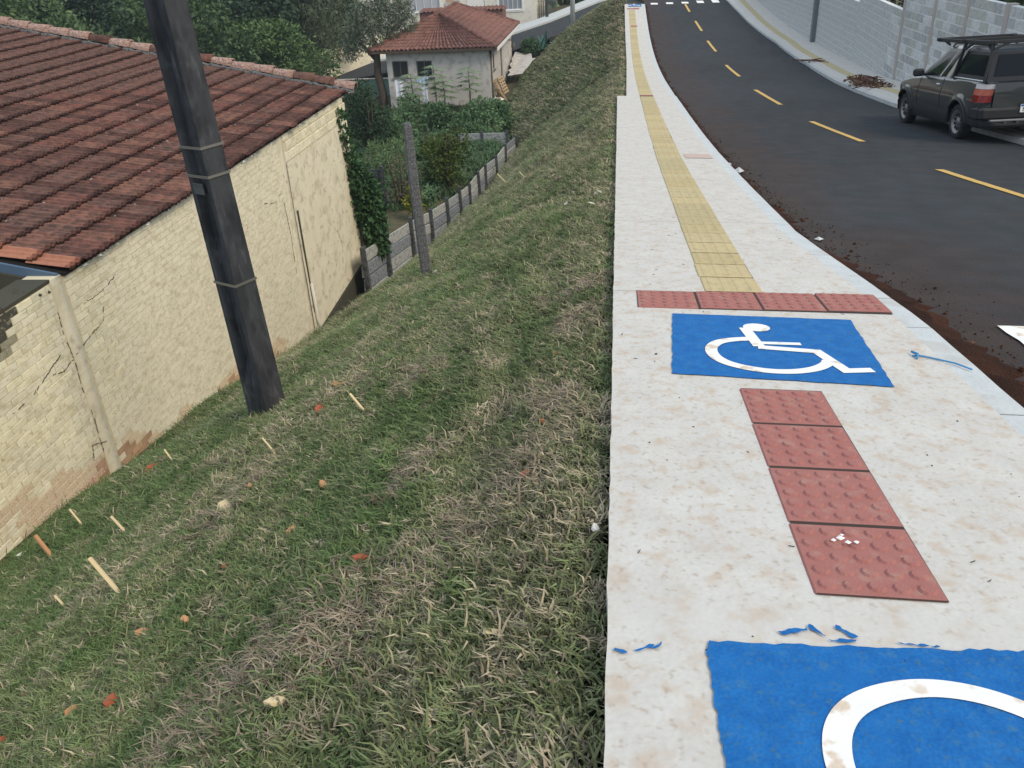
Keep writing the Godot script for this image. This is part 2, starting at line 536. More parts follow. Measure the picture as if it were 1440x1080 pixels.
func make_materials():
	var conc := tex(1024, 1, 0.012, 0.16, S("b6b3ae"), S("cecdc8"), S("b0957c"), 0.03, 0.48, 0.95, 0.62, S("94806d"), 0.09, 0.60, 0.92, 0.5)
	mat_tex("pavement concrete", conc, 3.3, 0.92, 0.15)
	mat_tex("clean concrete", tex(512, 2, 0.02, 0.15, S("aeb4b6"), S("c9cdcd"), S("a39a90"), 0.012, 0.6, 0.85, 0.4), 1.9, 0.9, 0.3)
	mat_tex("asphalt", tex(512, 3, 0.012, 0.33, S("2f3234"), S("4a4d50"), S("4a3d37"), 0.008, 0.55, 0.85, 0.4), 3.1, 0.93, 0.9)
	mat_tex("soil", tex(512, 4, 0.03, 0.2, S("4a3528"), S("75593f"), S("5a4032"), 0.02, 0.5, 0.8, 0.7), 1.3, 1.0, 2.0)
	mat_tex("turf soil", tex(512, 5, 0.02, 0.25, S("4b4a36"), S("74705a"), S("51443a"), 0.015, 0.5, 0.75, 0.7), 1.7, 1.0, 2.0)
	mat_tex("painted brick", tex(1024, 6, 0.012, 0.2, S("ddd4ba"), S("efe8d2"), S("c4b999"), 0.012, 0.42, 0.9, 0.75, S("8a8170"), 0.03, 0.62, 0.98, 0.5), 2.6, 0.92, 0.25)
	mats["painted brick"].uv1_scale = Vector3(0.38, 0.8, 0.38)
	mat_tex("wall plaster", tex(512, 7, 0.012, 0.16, S("d6cdb4"), S("eae2cb"), S("b3a88e"), 0.014, 0.5, 0.9, 0.6, S("7b7465"), 0.03, 0.62, 0.98, 0.5), 2.8, 0.92, 0.3)
	mat_tex("old terracotta", tex(1024, 8, 0.02, 0.2, S("63453d"), S("85655b"), S("3e3533"), 0.012, 0.36, 0.72, 0.85, S("a89a90"), 0.09, 0.70, 0.86, 0.6), 1.7, 0.95, 0.3)
	mat_tex("new terracotta", tex(512, 9, 0.02, 0.16, S("9c6853"), S("b07e68"), S("7d5145"), 0.03, 0.55, 0.85, 0.6), 1.0, 0.88, 0.2)
	mat_tex("dark pole", tex(512, 10, 0.012, 0.2, S("393b3f"), S("4c4e51"), S("1f2023"), 0.010, 0.38, 0.8, 0.8, S("74757a"), 0.02, 0.64, 0.95, 0.5), 1.4, 0.9, 0.3)
	mats["dark pole"].uv1_scale = Vector3(1.5, 0.4, 1.5)
	mat_tex("grey block", tex(512, 11, 0.02, 0.22, S("a3a5a5"), S("c3c5c4"), S("8d8f8f"), 0.016, 0.5, 0.8, 0.5, S("d6d7d5"), 0.05, 0.66, 0.8, 0.6), 1.7, 0.95, 0.5)
	mat_tex("weathered wood", tex(512, 12, 0.02, 0.1, S("a58f72"), S("cdb491"), S("786449"), 0.02, 0.5, 0.8, 0.6), 0.7, 0.9, 0.2)
	mat_tex("fence concrete", tex(512, 13, 0.03, 0.2, S("8d9093"), S("b4b6b6"), S("5c5e60"), 0.02, 0.48, 0.8, 0.75), 1.2, 0.95, 0.4)
	mat_tex("house render", tex(512, 14, 0.01, 0.12, S("bbb7b2"), S("cecac5"), S("98928c"), 0.012, 0.5, 0.8, 0.6), 2.7, 0.95, 0.2)
	mat_tex("red tile", tex(512, 15, 0.02, 0.2, S("95605a"), S("a6736d"), S("a58a7f"), 0.02, 0.52, 0.9, 0.7), 0.9, 0.88, 0.12)
	mat_tex("yellow tile", tex(512, 16, 0.02, 0.2, S("aea079"), S("bfb28d"), S("9c8e76"), 0.02, 0.5, 0.85, 0.6), 0.9, 0.88, 0.12)
	mat_tex("blue paint", tex(512, 17, 0.02, 0.14, S("0d5296"), S("2a76b9"), S("4f7494"), 0.04, 0.55, 0.95, 0.75, S("6f6a62"), 0.08, 0.68, 0.9, 0.55), 0.9, 0.85, 0.25, true, false)
	mat_tex("white paint", tex(512, 18, 0.02, 0.2, S("dcdcd8"), S("efefec"), S("b89a7c"), 0.014, 0.66, 0.82, 0.8), 1.1, 0.8, 0.1)
	mat_tex("road yellow", tex(512, 19, 0.02, 0.3, S("bf9c58"), S("d0ad69"), S("958467"), 0.05, 0.55, 0.8, 0.6), 0.8, 0.85, 0.1)
	mat_tex("bark", tex(512, 20, 0.02, 0.2, S("4b4038"), S("6d6054"), S("2f2925"), 0.03, 0.5, 0.7, 0.7), 0.8, 0.95, 1.0)
	mat_tex("lichen post", tex(512, 21, 0.02, 0.2, S("55565a"), S("6c6d70"), S("38393b"), 0.02, 0.48, 0.8, 0.7, S("b5b5ae"), 0.06, 0.60, 0.8, 0.8), 0.6, 0.95, 0.5)
	mat_tex("cream paint", tex(512, 22, 0.008, 0.1, S("dedbd0"), S("e8e6dc"), S("bcb6a4"), 0.012, 0.55, 0.85, 0.5), 4.0, 0.9)
	for q in [["leaf", 0.6], ["grass", 0.75]]:
		var m := mat(q[0], Color.WHITE, q[1], 0.0, true, 0.25)
		m.backlight_enabled = true
		m.backlight = Color(0.20, 0.22, 0.14)
	mat("dark gap", lin(0.012, 0.010, 0.009), 1.0)
	mat("mortar", S("cfc4a6"), 0.95)
	mat("light mortar", S("cfd2d2"), 0.95)
	mat("bare brick", S("b98468"), 0.95)
	mat("worn brick", S("cda58a"), 0.95)
	mat("mould", S("454339"), 1.0)
	mat("steel band", S("85837c"), 0.5, 0.6)
	mat("blue board", S("50647a"), 0.7)
	mat("white plastic", S("d9d6cd"), 0.5)
	mat("terracotta chip", S("a4573c"), 0.9)
	mat("pale chip", S("b98a63"), 0.9)
	mat("stake wood", S("d8c39a"), 0.85)
	mat("dark window", lin(0.03, 0.032, 0.035), 0.25)
	mat("window frame", S("5f5f60"), 0.7)
	mat("white frame", S("e8e8e6"), 0.6)
	mat("cloth", S("dfe3ee"), 0.95)
	mat("cloth blue", S("b9cbe0"), 0.95)
	mat("teal paint", S("7fa697"), 0.8)
	mat_tex("fence dark", tex(512, 23, 0.03, 0.2, S("3f4347"), S("585d61"), S("2b2d30"), 0.02, 0.48, 0.75, 0.75), 1.2, 0.95, 0.4)
	mat_tex("fence post", tex(256, 24, 0.03, 0.2, S("45484a"), S("66696a"), S("2f3132"), 0.02, 0.48, 0.75, 0.75), 0.9, 0.95, 0.4)
	mat_tex("roof red", tex(512, 25, 0.02, 0.16, S("734f47"), S("97746a"), S("564340"), 0.02, 0.5, 0.8, 0.7), 2.2, 0.9)
	mat("dry branch", S("5b3a2d"), 0.95)
	mat_tex("lichen tile", tex(512, 26, 0.03, 0.2, S("8a6a60"), S("b09389"), S("54443f"), 0.03, 0.48, 0.75, 0.8, S("c2bbb2"), 0.05, 0.58, 0.75, 0.75), 0.9, 0.95, 0.3)
	mat("plain vertex", Color.WHITE, 0.9, 0.0, true)

# ---- ground
func build_ground():
	var m := M.new(true)
	var xs := []
	var x := -150.0
	while x < 120.0:
		xs.append(x)
		x += 1.0 if x > -32.0 and x < 14.0 else 6.0
	var ss := []
	var s := -30.0
	while s < 260.0:
		ss.append(s)
		s += 1.0 if s > -6.0 and s < 76.0 else 6.0
	for i in xs.size() - 1:
		for j in ss.size() - 1:
			var q := []
			for k in [[0, 1], [1, 1], [1, 0], [0, 0]]:
				q.append(Vector3(xs[i + k[0]], terrain_y(xs[i + k[0]], ss[j + k[1]]), -ss[j + k[1]]))
			m.quad(q[0], q[1], q[2], q[3])
	structure(obj("ground", m.done(), mats["turf soil"]))
	# street that passes behind the small house
	var near := [Vector3(-30, -7.75, -51.5), Vector3(-18, -7.05, -53.5), Vector3(-6.5, -5.8, -55.6), Vector3(-3.1, -5.05, -58.6), Vector3(0.3, -4.3, -64.0), Vector3(3.0, -3.6, -66.0)]
	var far := [Vector3(-31, -7.75, -58.5), Vector3(-18, -7.0, -60.3), Vector3(-8.6, -6.0, -62.4), Vector3(-4.9, -5.2, -65.0), Vector3(-1.6, -4.5, -70.5), Vector3(2.0, -3.8, -74.0)]
	var a := M.new()
	for i in near.size() - 1:
		a.quad(far[i], far[i + 1], near[i + 1], near[i])
	structure(obj("cross_street", a.done(), mats["asphalt"]))
	var b := M.new()
	for i in range(1, far.size() - 1):
		var o0: Vector3 = far[i] + Vector3(-0.9, 0.14, -1.7)
		var o1: Vector3 = far[i + 1] + Vector3(-0.9, 0.14, -1.7)
		var u := Vector3(0, 0.13, 0)
		b.quad(o0, o1, far[i + 1] + u, far[i] + u)
		b.quad(far[i] + u, far[i + 1] + u, far[i + 1] - u, far[i] - u)
	structure(obj("cross_street_pavement", b.done(), mats["clean concrete"]))
	# bare concrete yard beside the small house, and the red earth by it
	var c := M.new()
	var yp := ragged([Vector2(-6.1, 53.9), Vector2(-5.1, 53.2), Vector2(-4.75, 51.6), Vector2(-5.3, 49.6), Vector2(-6.1, 49.2)], 0.4, 0.12)
	paint(c, yp, func(px, ps): return curve(BB, ps, 2) + 0.12 + maxf(0.0, (px + 5.3) * 0.55), 0.02)
	structure(obj("concrete_yard", c.done(), mats["house render"]))

# ---- roadway
func build_road():
	var root := holder("road")
	var m := M.new(true)
	var s := -8.0
	while s < 74.0:
		var st := 0.2 if s < 16.0 else 0.6
		var cols := 26
		for c in cols:
			var q := []
			for k in [[0, 1], [1, 1], [1, 0], [0, 0]]:
				var sv: float = s + st * k[1]
				var u: float = float(c + k[0]) / cols
				u = u * u * 0.55 + u * 0.45
				var xl := edge_right(sv) - 0.02
				var xv := lerpf(xl, kerb_far(sv) + 0.05, u)
				q.append(Vector3(xv, RY(xv, sv), -sv))
			for t in [[0, 1, 2], [0, 2, 3]]:
				for i in t:
					var p: Vector3 = q[i]
					# red earth washed on to the new asphalt along the gutter
					var d: float = p.x - edge_right(-p.z)
					var k := clampf(1.0 - d / (1.25 + 0.8 * n_a.get_noise_2d(p.z * 40.0, p.x * 30.0)), 0.0, 1.0)
					k *= 1.0 + 0.8 * n_b.get_noise_2d(p.x * 230.0, p.z * 130.0)
					var w := n_a.get_noise_2d(p.x * 18.0 + 300.0, p.z * 9.0) * 0.16
					m.tint(Color(0.72 + w, 0.74 + w, 0.78 + w).lerp(Color(1.35, 0.72, 0.55), clampf(k, 0.0, 0.8)))
					m.st.add_vertex(p)
		s += st
	obj("roadway", m.done(), mats["asphalt"], root)
	# yellow centre line
	var ds := [[3.2, 5.3, 4.15, 4.1], [8.0, 10.75, 4.04, 3.85], [13.6, 16.4, 3.69, 3.5], [19.6, 23.45, 3.5, 3.51], [27.7, 31.4, 3.65, 3.66], [35.6, 38.8, 3.74, 3.7], [41.6, 44.25, 3.69, 3.6], [46.75, 49.0, 3.5, 3.42]]
	for d in ds:
		var p := M.new()
		var pts := ragged([Vector2(d[2] - 0.05, d[0]), Vector2(d[2] + 0.05, d[0]), Vector2(d[3] + 0.05, (d[0] + d[1]) / 2 + (d[1] - d[0]) / 2), Vector2(d[3] - 0.05, d[1])], 0.15, 0.004)
		paint(p, pts, RY, 0.008)
		obj("centre_dash", p.done(), mats["road yellow"], root)
	# zebra stripes near and far
	for k in 5:
		var x0 := 1.95 + k * 0.78
		var p := M.new()
		paint(p, ragged([Vector2(x0, 4.24 - k * 0.01), Vector2(x0 + 0.4, 4.24 - k * 0.01), Vector2(x0 + 0.42, 0.9), Vector2(x0 + 0.02, 0.9)], 0.12, 0.006), RY, 0.009)
		obj("crossing_stripe", p.done(), mats["white paint"], root)
	for k in 6:
		var x0 := 1.66 + k * 0.8
		var p := M.new()
		paint(p, PackedVector2Array([Vector2(x0, 48.9 + k * 0.12), Vector2(x0 + 0.36, 48.9 + k * 0.12), Vector2(x0 + 0.36, 51.8), Vector2(x0, 51.8)]), RY, 0.012)
		obj("crossing_stripe", p.done(), mats["white paint"], root)
	# earth in the gutter: an uneven ridge and clods
	var e := M.new(true)
	var prev := []
	var sv := 0.5
	while sv < 49.0:
		var xr := edge_right(sv)
		var w := 0.13 + 0.07 * n_a.get_noise_2d(sv * 90.0, 5.0) + 0.07 * n_b.get_noise_2d(sv * 420.0, 0.0) + 0.05 * n_b.get_noise_2d(sv * 1500.0, 33.0) + 0.13 * clampf((8.0 - sv) / 4.0, 0, 1)
		var h := 0.018 + 0.03 * absf(n_b.get_noise_2d(sv * 260.0, 40.0)) + 0.02 * absf(n_a.get_noise_2d(sv * 900.0, 90.0))
		var row := [Vector3(xr - 0.01, RY(xr, sv) + 0.01, -sv), Vector3(xr + w * 0.3, RY(xr, sv) + h, -sv), Vector3(xr + w * 0.7, RY(xr, sv) + h * 0.55, -sv), Vector3(xr + w + 0.03, RY(xr, sv) - 0.015, -sv)]
		if prev.size():
			for k in 3:
				e.tint(Color(0.20, 0.135, 0.12).lerp(Color(0.48, 0.30, 0.25), clampf(0.5 + n_b.get_noise_2d(sv * 150.0, k * 60.0), 0, 1)))
				e.quad(row[k], row[k + 1], prev[k + 1], prev[k])
		prev = row
		sv += 0.06 if sv < 12.0 else 0.2
	stuff(obj("gutter_earth", e.done(), mats["soil"], root))
	var cl := M.new()
	for i in 5200:
		var sv2 := 1.5 + 20.0 * pow(rng.randf(), 1.6)
		var off := absf(rng.randfn()) * 0.20 * clampf(1.3 - sv2 / 16.0, 0.35, 1.0) + 0.02
		var xr := edge_right(sv2) + off
		var r := rng.randf_range(0.002, 0.008) * (2.4 if rng.randf() < 0.06 else 1.0)
		var g := rng.randf()
		cl.tint(Color(0.42, 0.28, 0.24) * rng.randf_range(0.6, 1.5) if g < 0.9 else Color(1.3, 1.2, 1.15))
		clod(cl, Vector3(xr, RY(xr, sv2) + r * 0.5, -sv2), r)
	stuff(obj("earth_crumbs", cl.done(), mats["soil"], root))

func clod(m: M, c: Vector3, r: float, sy := 0.7):
	var p := []
	for d in [Vector3(1, 0, 0), Vector3(0, 0, 1), Vector3(-1, 0, 0), Vector3(0, 0, -1), Vector3(0, 1, 0), Vector3(0, -1, 0)]:
		p.append(c + d * r * rng.randf_range(0.6, 1.3) * Vector3(1, sy, 1))
	for k in 4:
		m.out(p[k], p[(k + 1) % 4], p[4], c)
		m.out(p[k], p[(k + 1) % 4], p[5], c)

# ---- tactile tiles, unit 0.31 square, top at y 0
func alert_tile() -> ArrayMesh:
	var m := M.new()
	m.bx(Vector3(0, -0.015, 0), Vector3(0.306, 0.03, 0.328), 0.004)
	for i in 5:
		for j in 5:
			var c := Vector3((i - 2) * 0.058, 0, (j - 2) * 0.063)
			var n := 10
			for k in n:
				var a := TAU * k / n
				var b := TAU * (k + 1) / n
				var va := Vector3(cos(a), 0, sin(a))
				var vb := Vector3(cos(b), 0, sin(b))
				var up := Vector3(0, 0.006, 0)
				m.out(c + va * 0.0235, c + vb * 0.0235, c + vb * 0.018 + up, c - up)
				m.out(c + va * 0.0235, c + vb * 0.018 + up, c + va * 0.018 + up, c - up)
				m.out(c + up, c + va * 0.018 + up, c + vb * 0.018 + up, c - up)
	return m.done()

func guide_tile() -> ArrayMesh:
	var m := M.new()
	m.bx(Vector3(0, -0.015, 0), Vector3(0.310, 0.03, 0.316), 0.006)
	for i in 4:
		var x := (i - 1.5) * 0.072
		var lo := [Vector3(x - 0.017, 0.0, -0.15), Vector3(x + 0.017, 0.0, -0.15), Vector3(x + 0.017, 0.0, 0.15), Vector3(x - 0.017, 0.0, 0.15)]
		var hi := [Vector3(x - 0.011, 0.0025, -0.144), Vector3(x + 0.011, 0.0025, -0.144), Vector3(x + 0.011, 0.0025, 0.144), Vector3(x - 0.011, 0.0025, 0.144)]
		m.loft(lo, hi, false, true)
	return m.done()

func symbol(at: Vector2, turn: float, flip := false) -> Array:
	# the wheelchair user, outlines in metres round the centre of its square; x right, y up the street
	var parts := []
	var head := PackedVector2Array()
	for k in 18:
		var a := TAU * k / 18.0
		head.append(Vector2(-0.022 + 0.062 * cos(a), 0.262 + 0.062 * sin(a)))
	parts.append(head)
	var lines := [
		[[[-0.078, 0.25], [-0.046, -0.02]], 0.026], [[[-0.04, 0.03], [0.14, 0.035]], 0.018],
		[[[-0.052, -0.03], [0.19, -0.06], [0.262, -0.292], [0.37, -0.27]], 0.025],
		[[[-0.075, 0.085], [-0.155, 0.06], [-0.215, 0.02], [-0.25, -0.045], [-0.258, -0.12], [-0.24, -0.20], [-0.195, -0.265], [-0.12, -0.312], [-0.03, -0.335], [0.06, -0.325], [0.14, -0.285], [0.195, -0.225], [0.215, -0.175]], 0.026]]
	for l in lines:
		var pl := PackedVector2Array()
		var cp: Array = l[0]
		for i in cp.size() - 1:
			var p0 := Vector2(cp[maxi(i - 1, 0)][0], cp[maxi(i - 1, 0)][1])
			var p1 := Vector2(cp[i][0], cp[i][1])
			var p2 := Vector2(cp[i + 1][0], cp[i + 1][1])
			var p3 := Vector2(cp[mini(i + 2, cp.size() - 1)][0], cp[mini(i + 2, cp.size() - 1)][1])
			if cp.size() < 8:
				pl.append(p1)
				continue
			for k in 6: pl.append(p1.cubic_interpolate(p2, p0, p3, k / 6.0))
		pl.append(Vector2(cp[-1][0], cp[-1][1]))
		var off := Geometry2D.offset_polyline(pl, l[1], Geometry2D.JOIN_MITER, Geometry2D.END_BUTT)
		for o in off: parts.append(o)
	var merged := []
	for p in parts:
		var cur: PackedVector2Array = p
		if Geometry2D.is_polygon_clockwise(cur): cur.reverse()
		var again := true
		while again:
			again = false
			for i in merged.size():
				var un := Geometry2D.merge_polygons(merged[i], cur)
				if un.size() == 1:
					cur = un[0]
					merged.remove_at(i)
					again = true
					break
		merged.append(cur)
	var res := []
	for p in merged:
		var o := PackedVector2Array()
		for v in p:
			var w: Vector2 = (Vector2(v.x, -v.y) if flip else v).rotated(turn)
			o.append(at + w)
		res.append(o)
	return res

func build_pavement():
	var root := holder("sidewalk")
	var cuts := [-8.0, -1.4, 4.37, 6.5, 8.9, 11.4, 14.3, 17.3, 20.4, 23.5, 26.6, 29.8, 33.0, 36.2, 39.4, 42.5, 45.6, 48.6]
	for i in cuts.size() - 1:
		var m := M.new()
		var lift := 0.0 if i < 8 else -0.02
		strip(m, cuts[i] + 0.004, cuts[i + 1] - 0.004, func(s): return edge_left(s) + 0.005 * n_b.get_noise_2d(s * 700.0, 7.0), func(s): return edge_right(s) - 0.115, func(x, s): return SY(x, s) + lift, 0.11, 0.07 if cuts[i] < 9.0 else 0.25)
		obj("concrete_slab", m.done(), mats["pavement concrete"], root)
		var sx: float = cuts[i]
		while sx < cuts[i + 1] - 0.05:
			var e := minf(sx + 1.05, cuts[i + 1])
			if cuts[i + 1] - e < 0.4: e = cuts[i + 1]
			var k := M.new()
			strip(k, sx + 0.005, e - 0.005, func(s): return edge_right(s) - 0.112, func(s): return edge_right(s) + 0.005 * n_b.get_noise_2d(s * 300.0, 90.0), func(x, s): return SY(x, s) + lift - 0.004, 0.14, 0.3)
			obj("kerb_stone", k.done(), mats["clean concrete"], root)
			sx = e
	var under := M.new()
	strip(under, -8.0, 48.6, func(s): return edge_left(s) + 0.03, func(s): return edge_right(s) - 0.03, func(x, s): return SY(x, s) - 0.06, 0.0, 0.5)
	obj("joint_bed", under.done(), mats["dark gap"], root)
	for q in [[0.482, 0.782, 1.602, 2.945], [0.114, 1.364, 4.044, 4.374], [0.488, 0.786, 4.384, 12.0], [0.498, 0.80, 12.0, 20.4]]:
		var bed := M.new()
		strip(bed, q[2], q[3], func(_s): return q[0], func(_s): return q[1], func(x, s): return SY(x, s) + 0.0035, 0.0, 0.33)
		obj("tile_joint", bed.done(), mat("joint dirt", lin(0.05, 0.035, 0.03), 1.0), root)
	var alert := alert_tile()
	var guide := guide_tile()
	# warning tiles in line, then the row across
	for k in 4:
		var s := 1.768 + k * 0.337
		obj("warning_tile", alert, mats["red tile"], root, frame_at(0.632 + rng.randf_range(-0.003, 0.003), s, SY(0.632, s) + 0.005))
	for k in 4:
		var x := 0.268 + k * 0.315
		obj("warning_tile", alert, mats["red tile"], root, frame_at(x, 4.205 + 0.01 * k, SY(x, 4.205) + 0.005))
	obj("warning_tile", alert, mats["red tile"], root, frame_at(0.66, 20.62, SY(0.66, 20.62) - 0.012))
	obj("warning_tile", alert, mats["red tile"], root, frame_at(0.7, 42.4, SY(0.7, 42.4) - 0.012))
	for i in 2:
		obj("warning_tile", alert, mats["red tile"], root, frame_at(0.56 + 0.31 * i, 47.2, SY(0.7, 47.2) - 0.012))
	var ytones := []
	for c in [Color(1, 1, 1), Color(0.96, 0.96, 0.96), Color(1.02, 1.01, 1.0), Color(0.98, 0.97, 0.95)]:
		var mm: StandardMaterial3D = mats["yellow tile"].duplicate()
		mm.albedo_color = c
		ytones.append(mm)
	var s := 4.55
	while s < 46.9:
		if absf(s - 20.62) > 0.3 and absf(s - 42.4) > 0.3:
			var x := 0.633 + 0.025 * clampf((s - 4.0) / 20.0, 0, 1) + rng.randf_range(-0.004, 0.004)
			obj("guide_tile", guide, ytones[rng.randi() % 4], root, frame_at(x, s, SY(x, s) + (0.007 if s < 20.4 else -0.012) + rng.randf_range(-0.0015, 0.0015)))
		s += 0.329
	# the painted squares
	var sq1 := M.new()
	paint(sq1, ragged([Vector2(0.281, 3.94), Vector2(1.128, 3.92), Vector2(1.072, 3.02), Vector2(0.231, 3.08)], 0.04, 0.0028), SY, 0.0042)
	var o1 := obj("painted_square", sq1.done(), mats["blue paint"], root)
	var y1 := M.new()
	for p in symbol(Vector2(0.675, 3.476), -0.02): paint(y1, p, SY, 0.0068)
	obj("wheelchair_symbol", y1.done(), mats["white paint"], o1)
	var sq2 := M.new()
	var top := []
	var nseg := 44
	for k in nseg + 1:
		var u := float(k) / nseg
		top.append(Vector2(lerpf(0.212, 1.08, u), lerpf(1.398, 1.452, u) + 0.006 * n_b.get_noise_2d(u * 900.0, 3.0) + rng.randf_range(-0.006, 0.004)))
	var rest := PackedVector2Array()
	for k in 24: rest.append(Vector2(lerpf(1.08, 1.06, k / 24.0) + rng.randf_range(-0.004, 0.004), lerpf(1.36, 0.5, k / 24.0)))
	for k in 60: rest.append(Vector2(0.205 + rng.randf_range(-0.003, 0.003) + 0.003 * n_b.get_noise_2d(k * 60.0, 9.0), lerpf(0.5, 1.372, k / 60.0)))
	var ptsq := PackedVector2Array(top)
	for p in rest:
		if p.y < 1.375 and (p.x > 1.0 or p.y < 0.52 or p.x < 0.24): ptsq.append(p)
	paint(sq2, ptsq, SY, 0.0042)
	var o2 := obj("painted_square", sq2.done(), mats["blue paint"], root)
	var y2 := M.new()
	for p in symbol(Vector2(0.668, 0.960), 0.0, true): paint(y2, p, SY, 0.0068)
	obj("wheelchair_symbol", y2.done(), mats["white paint"], o2)
	# brush marks past the edge of the near square
	var marks := [[0.40, 1.455, 0.07, 0.016, -0.3], [0.452, 1.462, 0.05, 0.01, 0.9], [0.515, 1.465, 0.055, 0.012, 0.7], [0.07, 1.36, 0.05, 0.008, -0.5], [0.02, 1.345, 0.03, 0.007, 0.3], [0.098, 1.372, 0.03, 0.008, -0.9], [0.50, 1.432, 0.06, 0.007, -0.1], [0.66, 1.435, 0.09, 0.006, 0.05]]
	for b in marks:
		var d := M.new()
		var c := Vector2(b[0], b[1])
		var u := Vector2(cos(b[4]), -sin(b[4]))
		var v := u.orthogonal()
		paint(d, ragged([c - u * b[2] * 0.5 - v * b[3] * 0.4, c + u * b[2] * 0.5 - v * b[3] * 0.2, c + u * b[2] * 0.45 + v * b[3] * 0.5, c - u * b[2] * 0.4 + v * b[3] * 0.6], 0.008, 0.004), SY, 0.005)
		obj("paint_mark", d.done(), mats["blue paint"], root)
	# small far square at the corner
	var sq3 := M.new()
	paint(sq3, PackedVector2Array([Vector2(0.5, 48.55), Vector2(1.15, 48.55), Vector2(1.15, 47.75), Vector2(0.5, 47.75)]), SY, -0.008)
	var o3 := obj("painted_square", sq3.done(), mats["blue paint"], root)
	var y3 := M.new()
	for p in symbol(Vector2(0.82, 48.15), 0.0): paint(y3, p, SY, 0.004)
	obj("wheelchair_symbol", y3.done(), mats["white paint"], o3)
	# pinkish repair patch beside the kerb
	var pp := M.new()
	paint(pp, ragged([Vector2(0.84, 11.15), Vector2(1.16, 11.15), Vector2(1.17, 10.72), Vector2(0.84, 10.72)], 0.08, 0.006), SY, 0.005)
	var pmat := mat("repair patch", S("b9a59b"), 0.95)
	obj("repair_patch", pp.done(), pmat, root)

func build_far_pavement():
	var root := holder("sidewalk")
	var fy := func(x, s): return RY(kerb_far(s), s) + 0.085 + (x - kerb_far(s)) * 0.02
	var cuts := [-8.0, 6.0, 10.0, 14.0, 17.0, 20.0, 23.0, 26.0, 29.0, 32.2, 35.4, 38.6, 41.8, 45.0, 48.2, 51.5]
	for i in cuts.size() - 1:
		var m := M.new()
		strip(m, cuts[i] + 0.006, cuts[i + 1] - 0.006, func(s): return kerb_far(s) + 0.1, func(s): return kerb_far(s) + 1.62, fy, 0.1, 0.5)
		obj("concrete_slab", m.done(), mats["pavement concrete"], root)
	var sx := 6.0
	while sx < 51.0:
		var k := M.new()
		var j := 0.012 * n_b.get_noise_2d(sx * 300.0, 5.0)
		strip(k, sx + 0.006, sx + 0.994, func(s): return kerb_far(s) + j, func(s): return kerb_far(s) + 0.098, func(x, s): return fy.call(x, s) - 0.005, 0.14, 0.5)
		obj("kerb_stone", k.done(), mats["grey block"], root)
		sx += 1.0
	var guide := guide_tile()
	var s := 8.0
	while s < 51.0:
		var x := kerb_far(s) + curve([[8.0, 0.75], [22.0, 0.68], [36.0, 0.55], [50.0, 0.7]], s)
		var f := frame_at(x, s, fy.call(x, s) + 0.007)
		var g := atan2(kerb_far(s + 0.5) - kerb_far(s - 0.5), 1.0)
		f.basis = Basis(Vector3.UP, -g) * f.basis
		obj("guide_tile", guide, mats["yellow tile"], root, f)
		s += 0.331

func grass_colour(x: float, s: float) -> Color:
	var dry := 0.46 + 0.50 * n_a.get_noise_2d(x * 60.0 + 500.0, s * 26.0) + 0.55 * n_b.get_noise_2d(x * 330.0, s * 150.0 + 70.0)
	dry += 0.28 * clampf((x + 0.75) / 0.6, 0.0, 1.0)
	dry -= 0.30 * clampf((-x - 2.6) / 1.5, 0.0, 1.0) * clampf((9.0 - s) / 4.0, 0.0, 1.0)  # darker green toward the wall, its shade put into the grass colour
	dry += 0.14 * clampf((s - 8.0) / 10.0, 0.0, 1.0) - 0.04
	dry = clampf(dry, 0.0, 1.0)
	var green := Color(0.090, 0.145, 0.052)
	var olive := Color(0.190, 0.205, 0.105)
	var straw := Color(0.375, 0.320, 0.225)
	if rng.randf() < 0.03 + dry * dry * 0.52:
		return straw * rng.randf_range(0.45, 1.45)
	return green.lerp(olive, clampf(dry * 1.1 + rng.randf_range(-0.2, 0.4), 0, 1)) * rng.randf_range(0.55, 1.5)

func tuft(seed_: int, blades: int, h: float, spread: float, lean: float, w: float) -> ArrayMesh:
	var r := RandomNumberGenerator.new()
	r.seed = seed_
	var m := M.new()
	for i in blades:
		var a := r.randf() * TAU
		var p := Vector3(cos(a), 0, sin(a)) * spread * sqrt(r.randf())
		var b := r.randf() * TAU
		var d := Vector3(cos(b), 0, sin(b))
		var l := h * r.randf_range(0.55, 1.25)
		var k := lean * r.randf_range(0.4, 1.5)
		var side := d.cross(Vector3.UP).rotated(Vector3.UP, r.randf_range(-0.6, 0.6)) * w * r.randf_range(0.7, 1.3)
		var mid := p + Vector3.UP * l * 0.55 + d * l * k * 0.35
		var tip := p + Vector3.UP * l * lerpf(0.95, 0.55, clampf(k, 0, 1)) + d * l * k
		var g := r.randf_range(0.72, 1.28)
		m.tint(Color(g, g, g * 0.97))
		m.quad(mid - side * 0.8, mid + side * 0.8, p + side, p - side)
		m.tri(mid - side * 0.8, tip, mid + side * 0.8)
	return m.done()

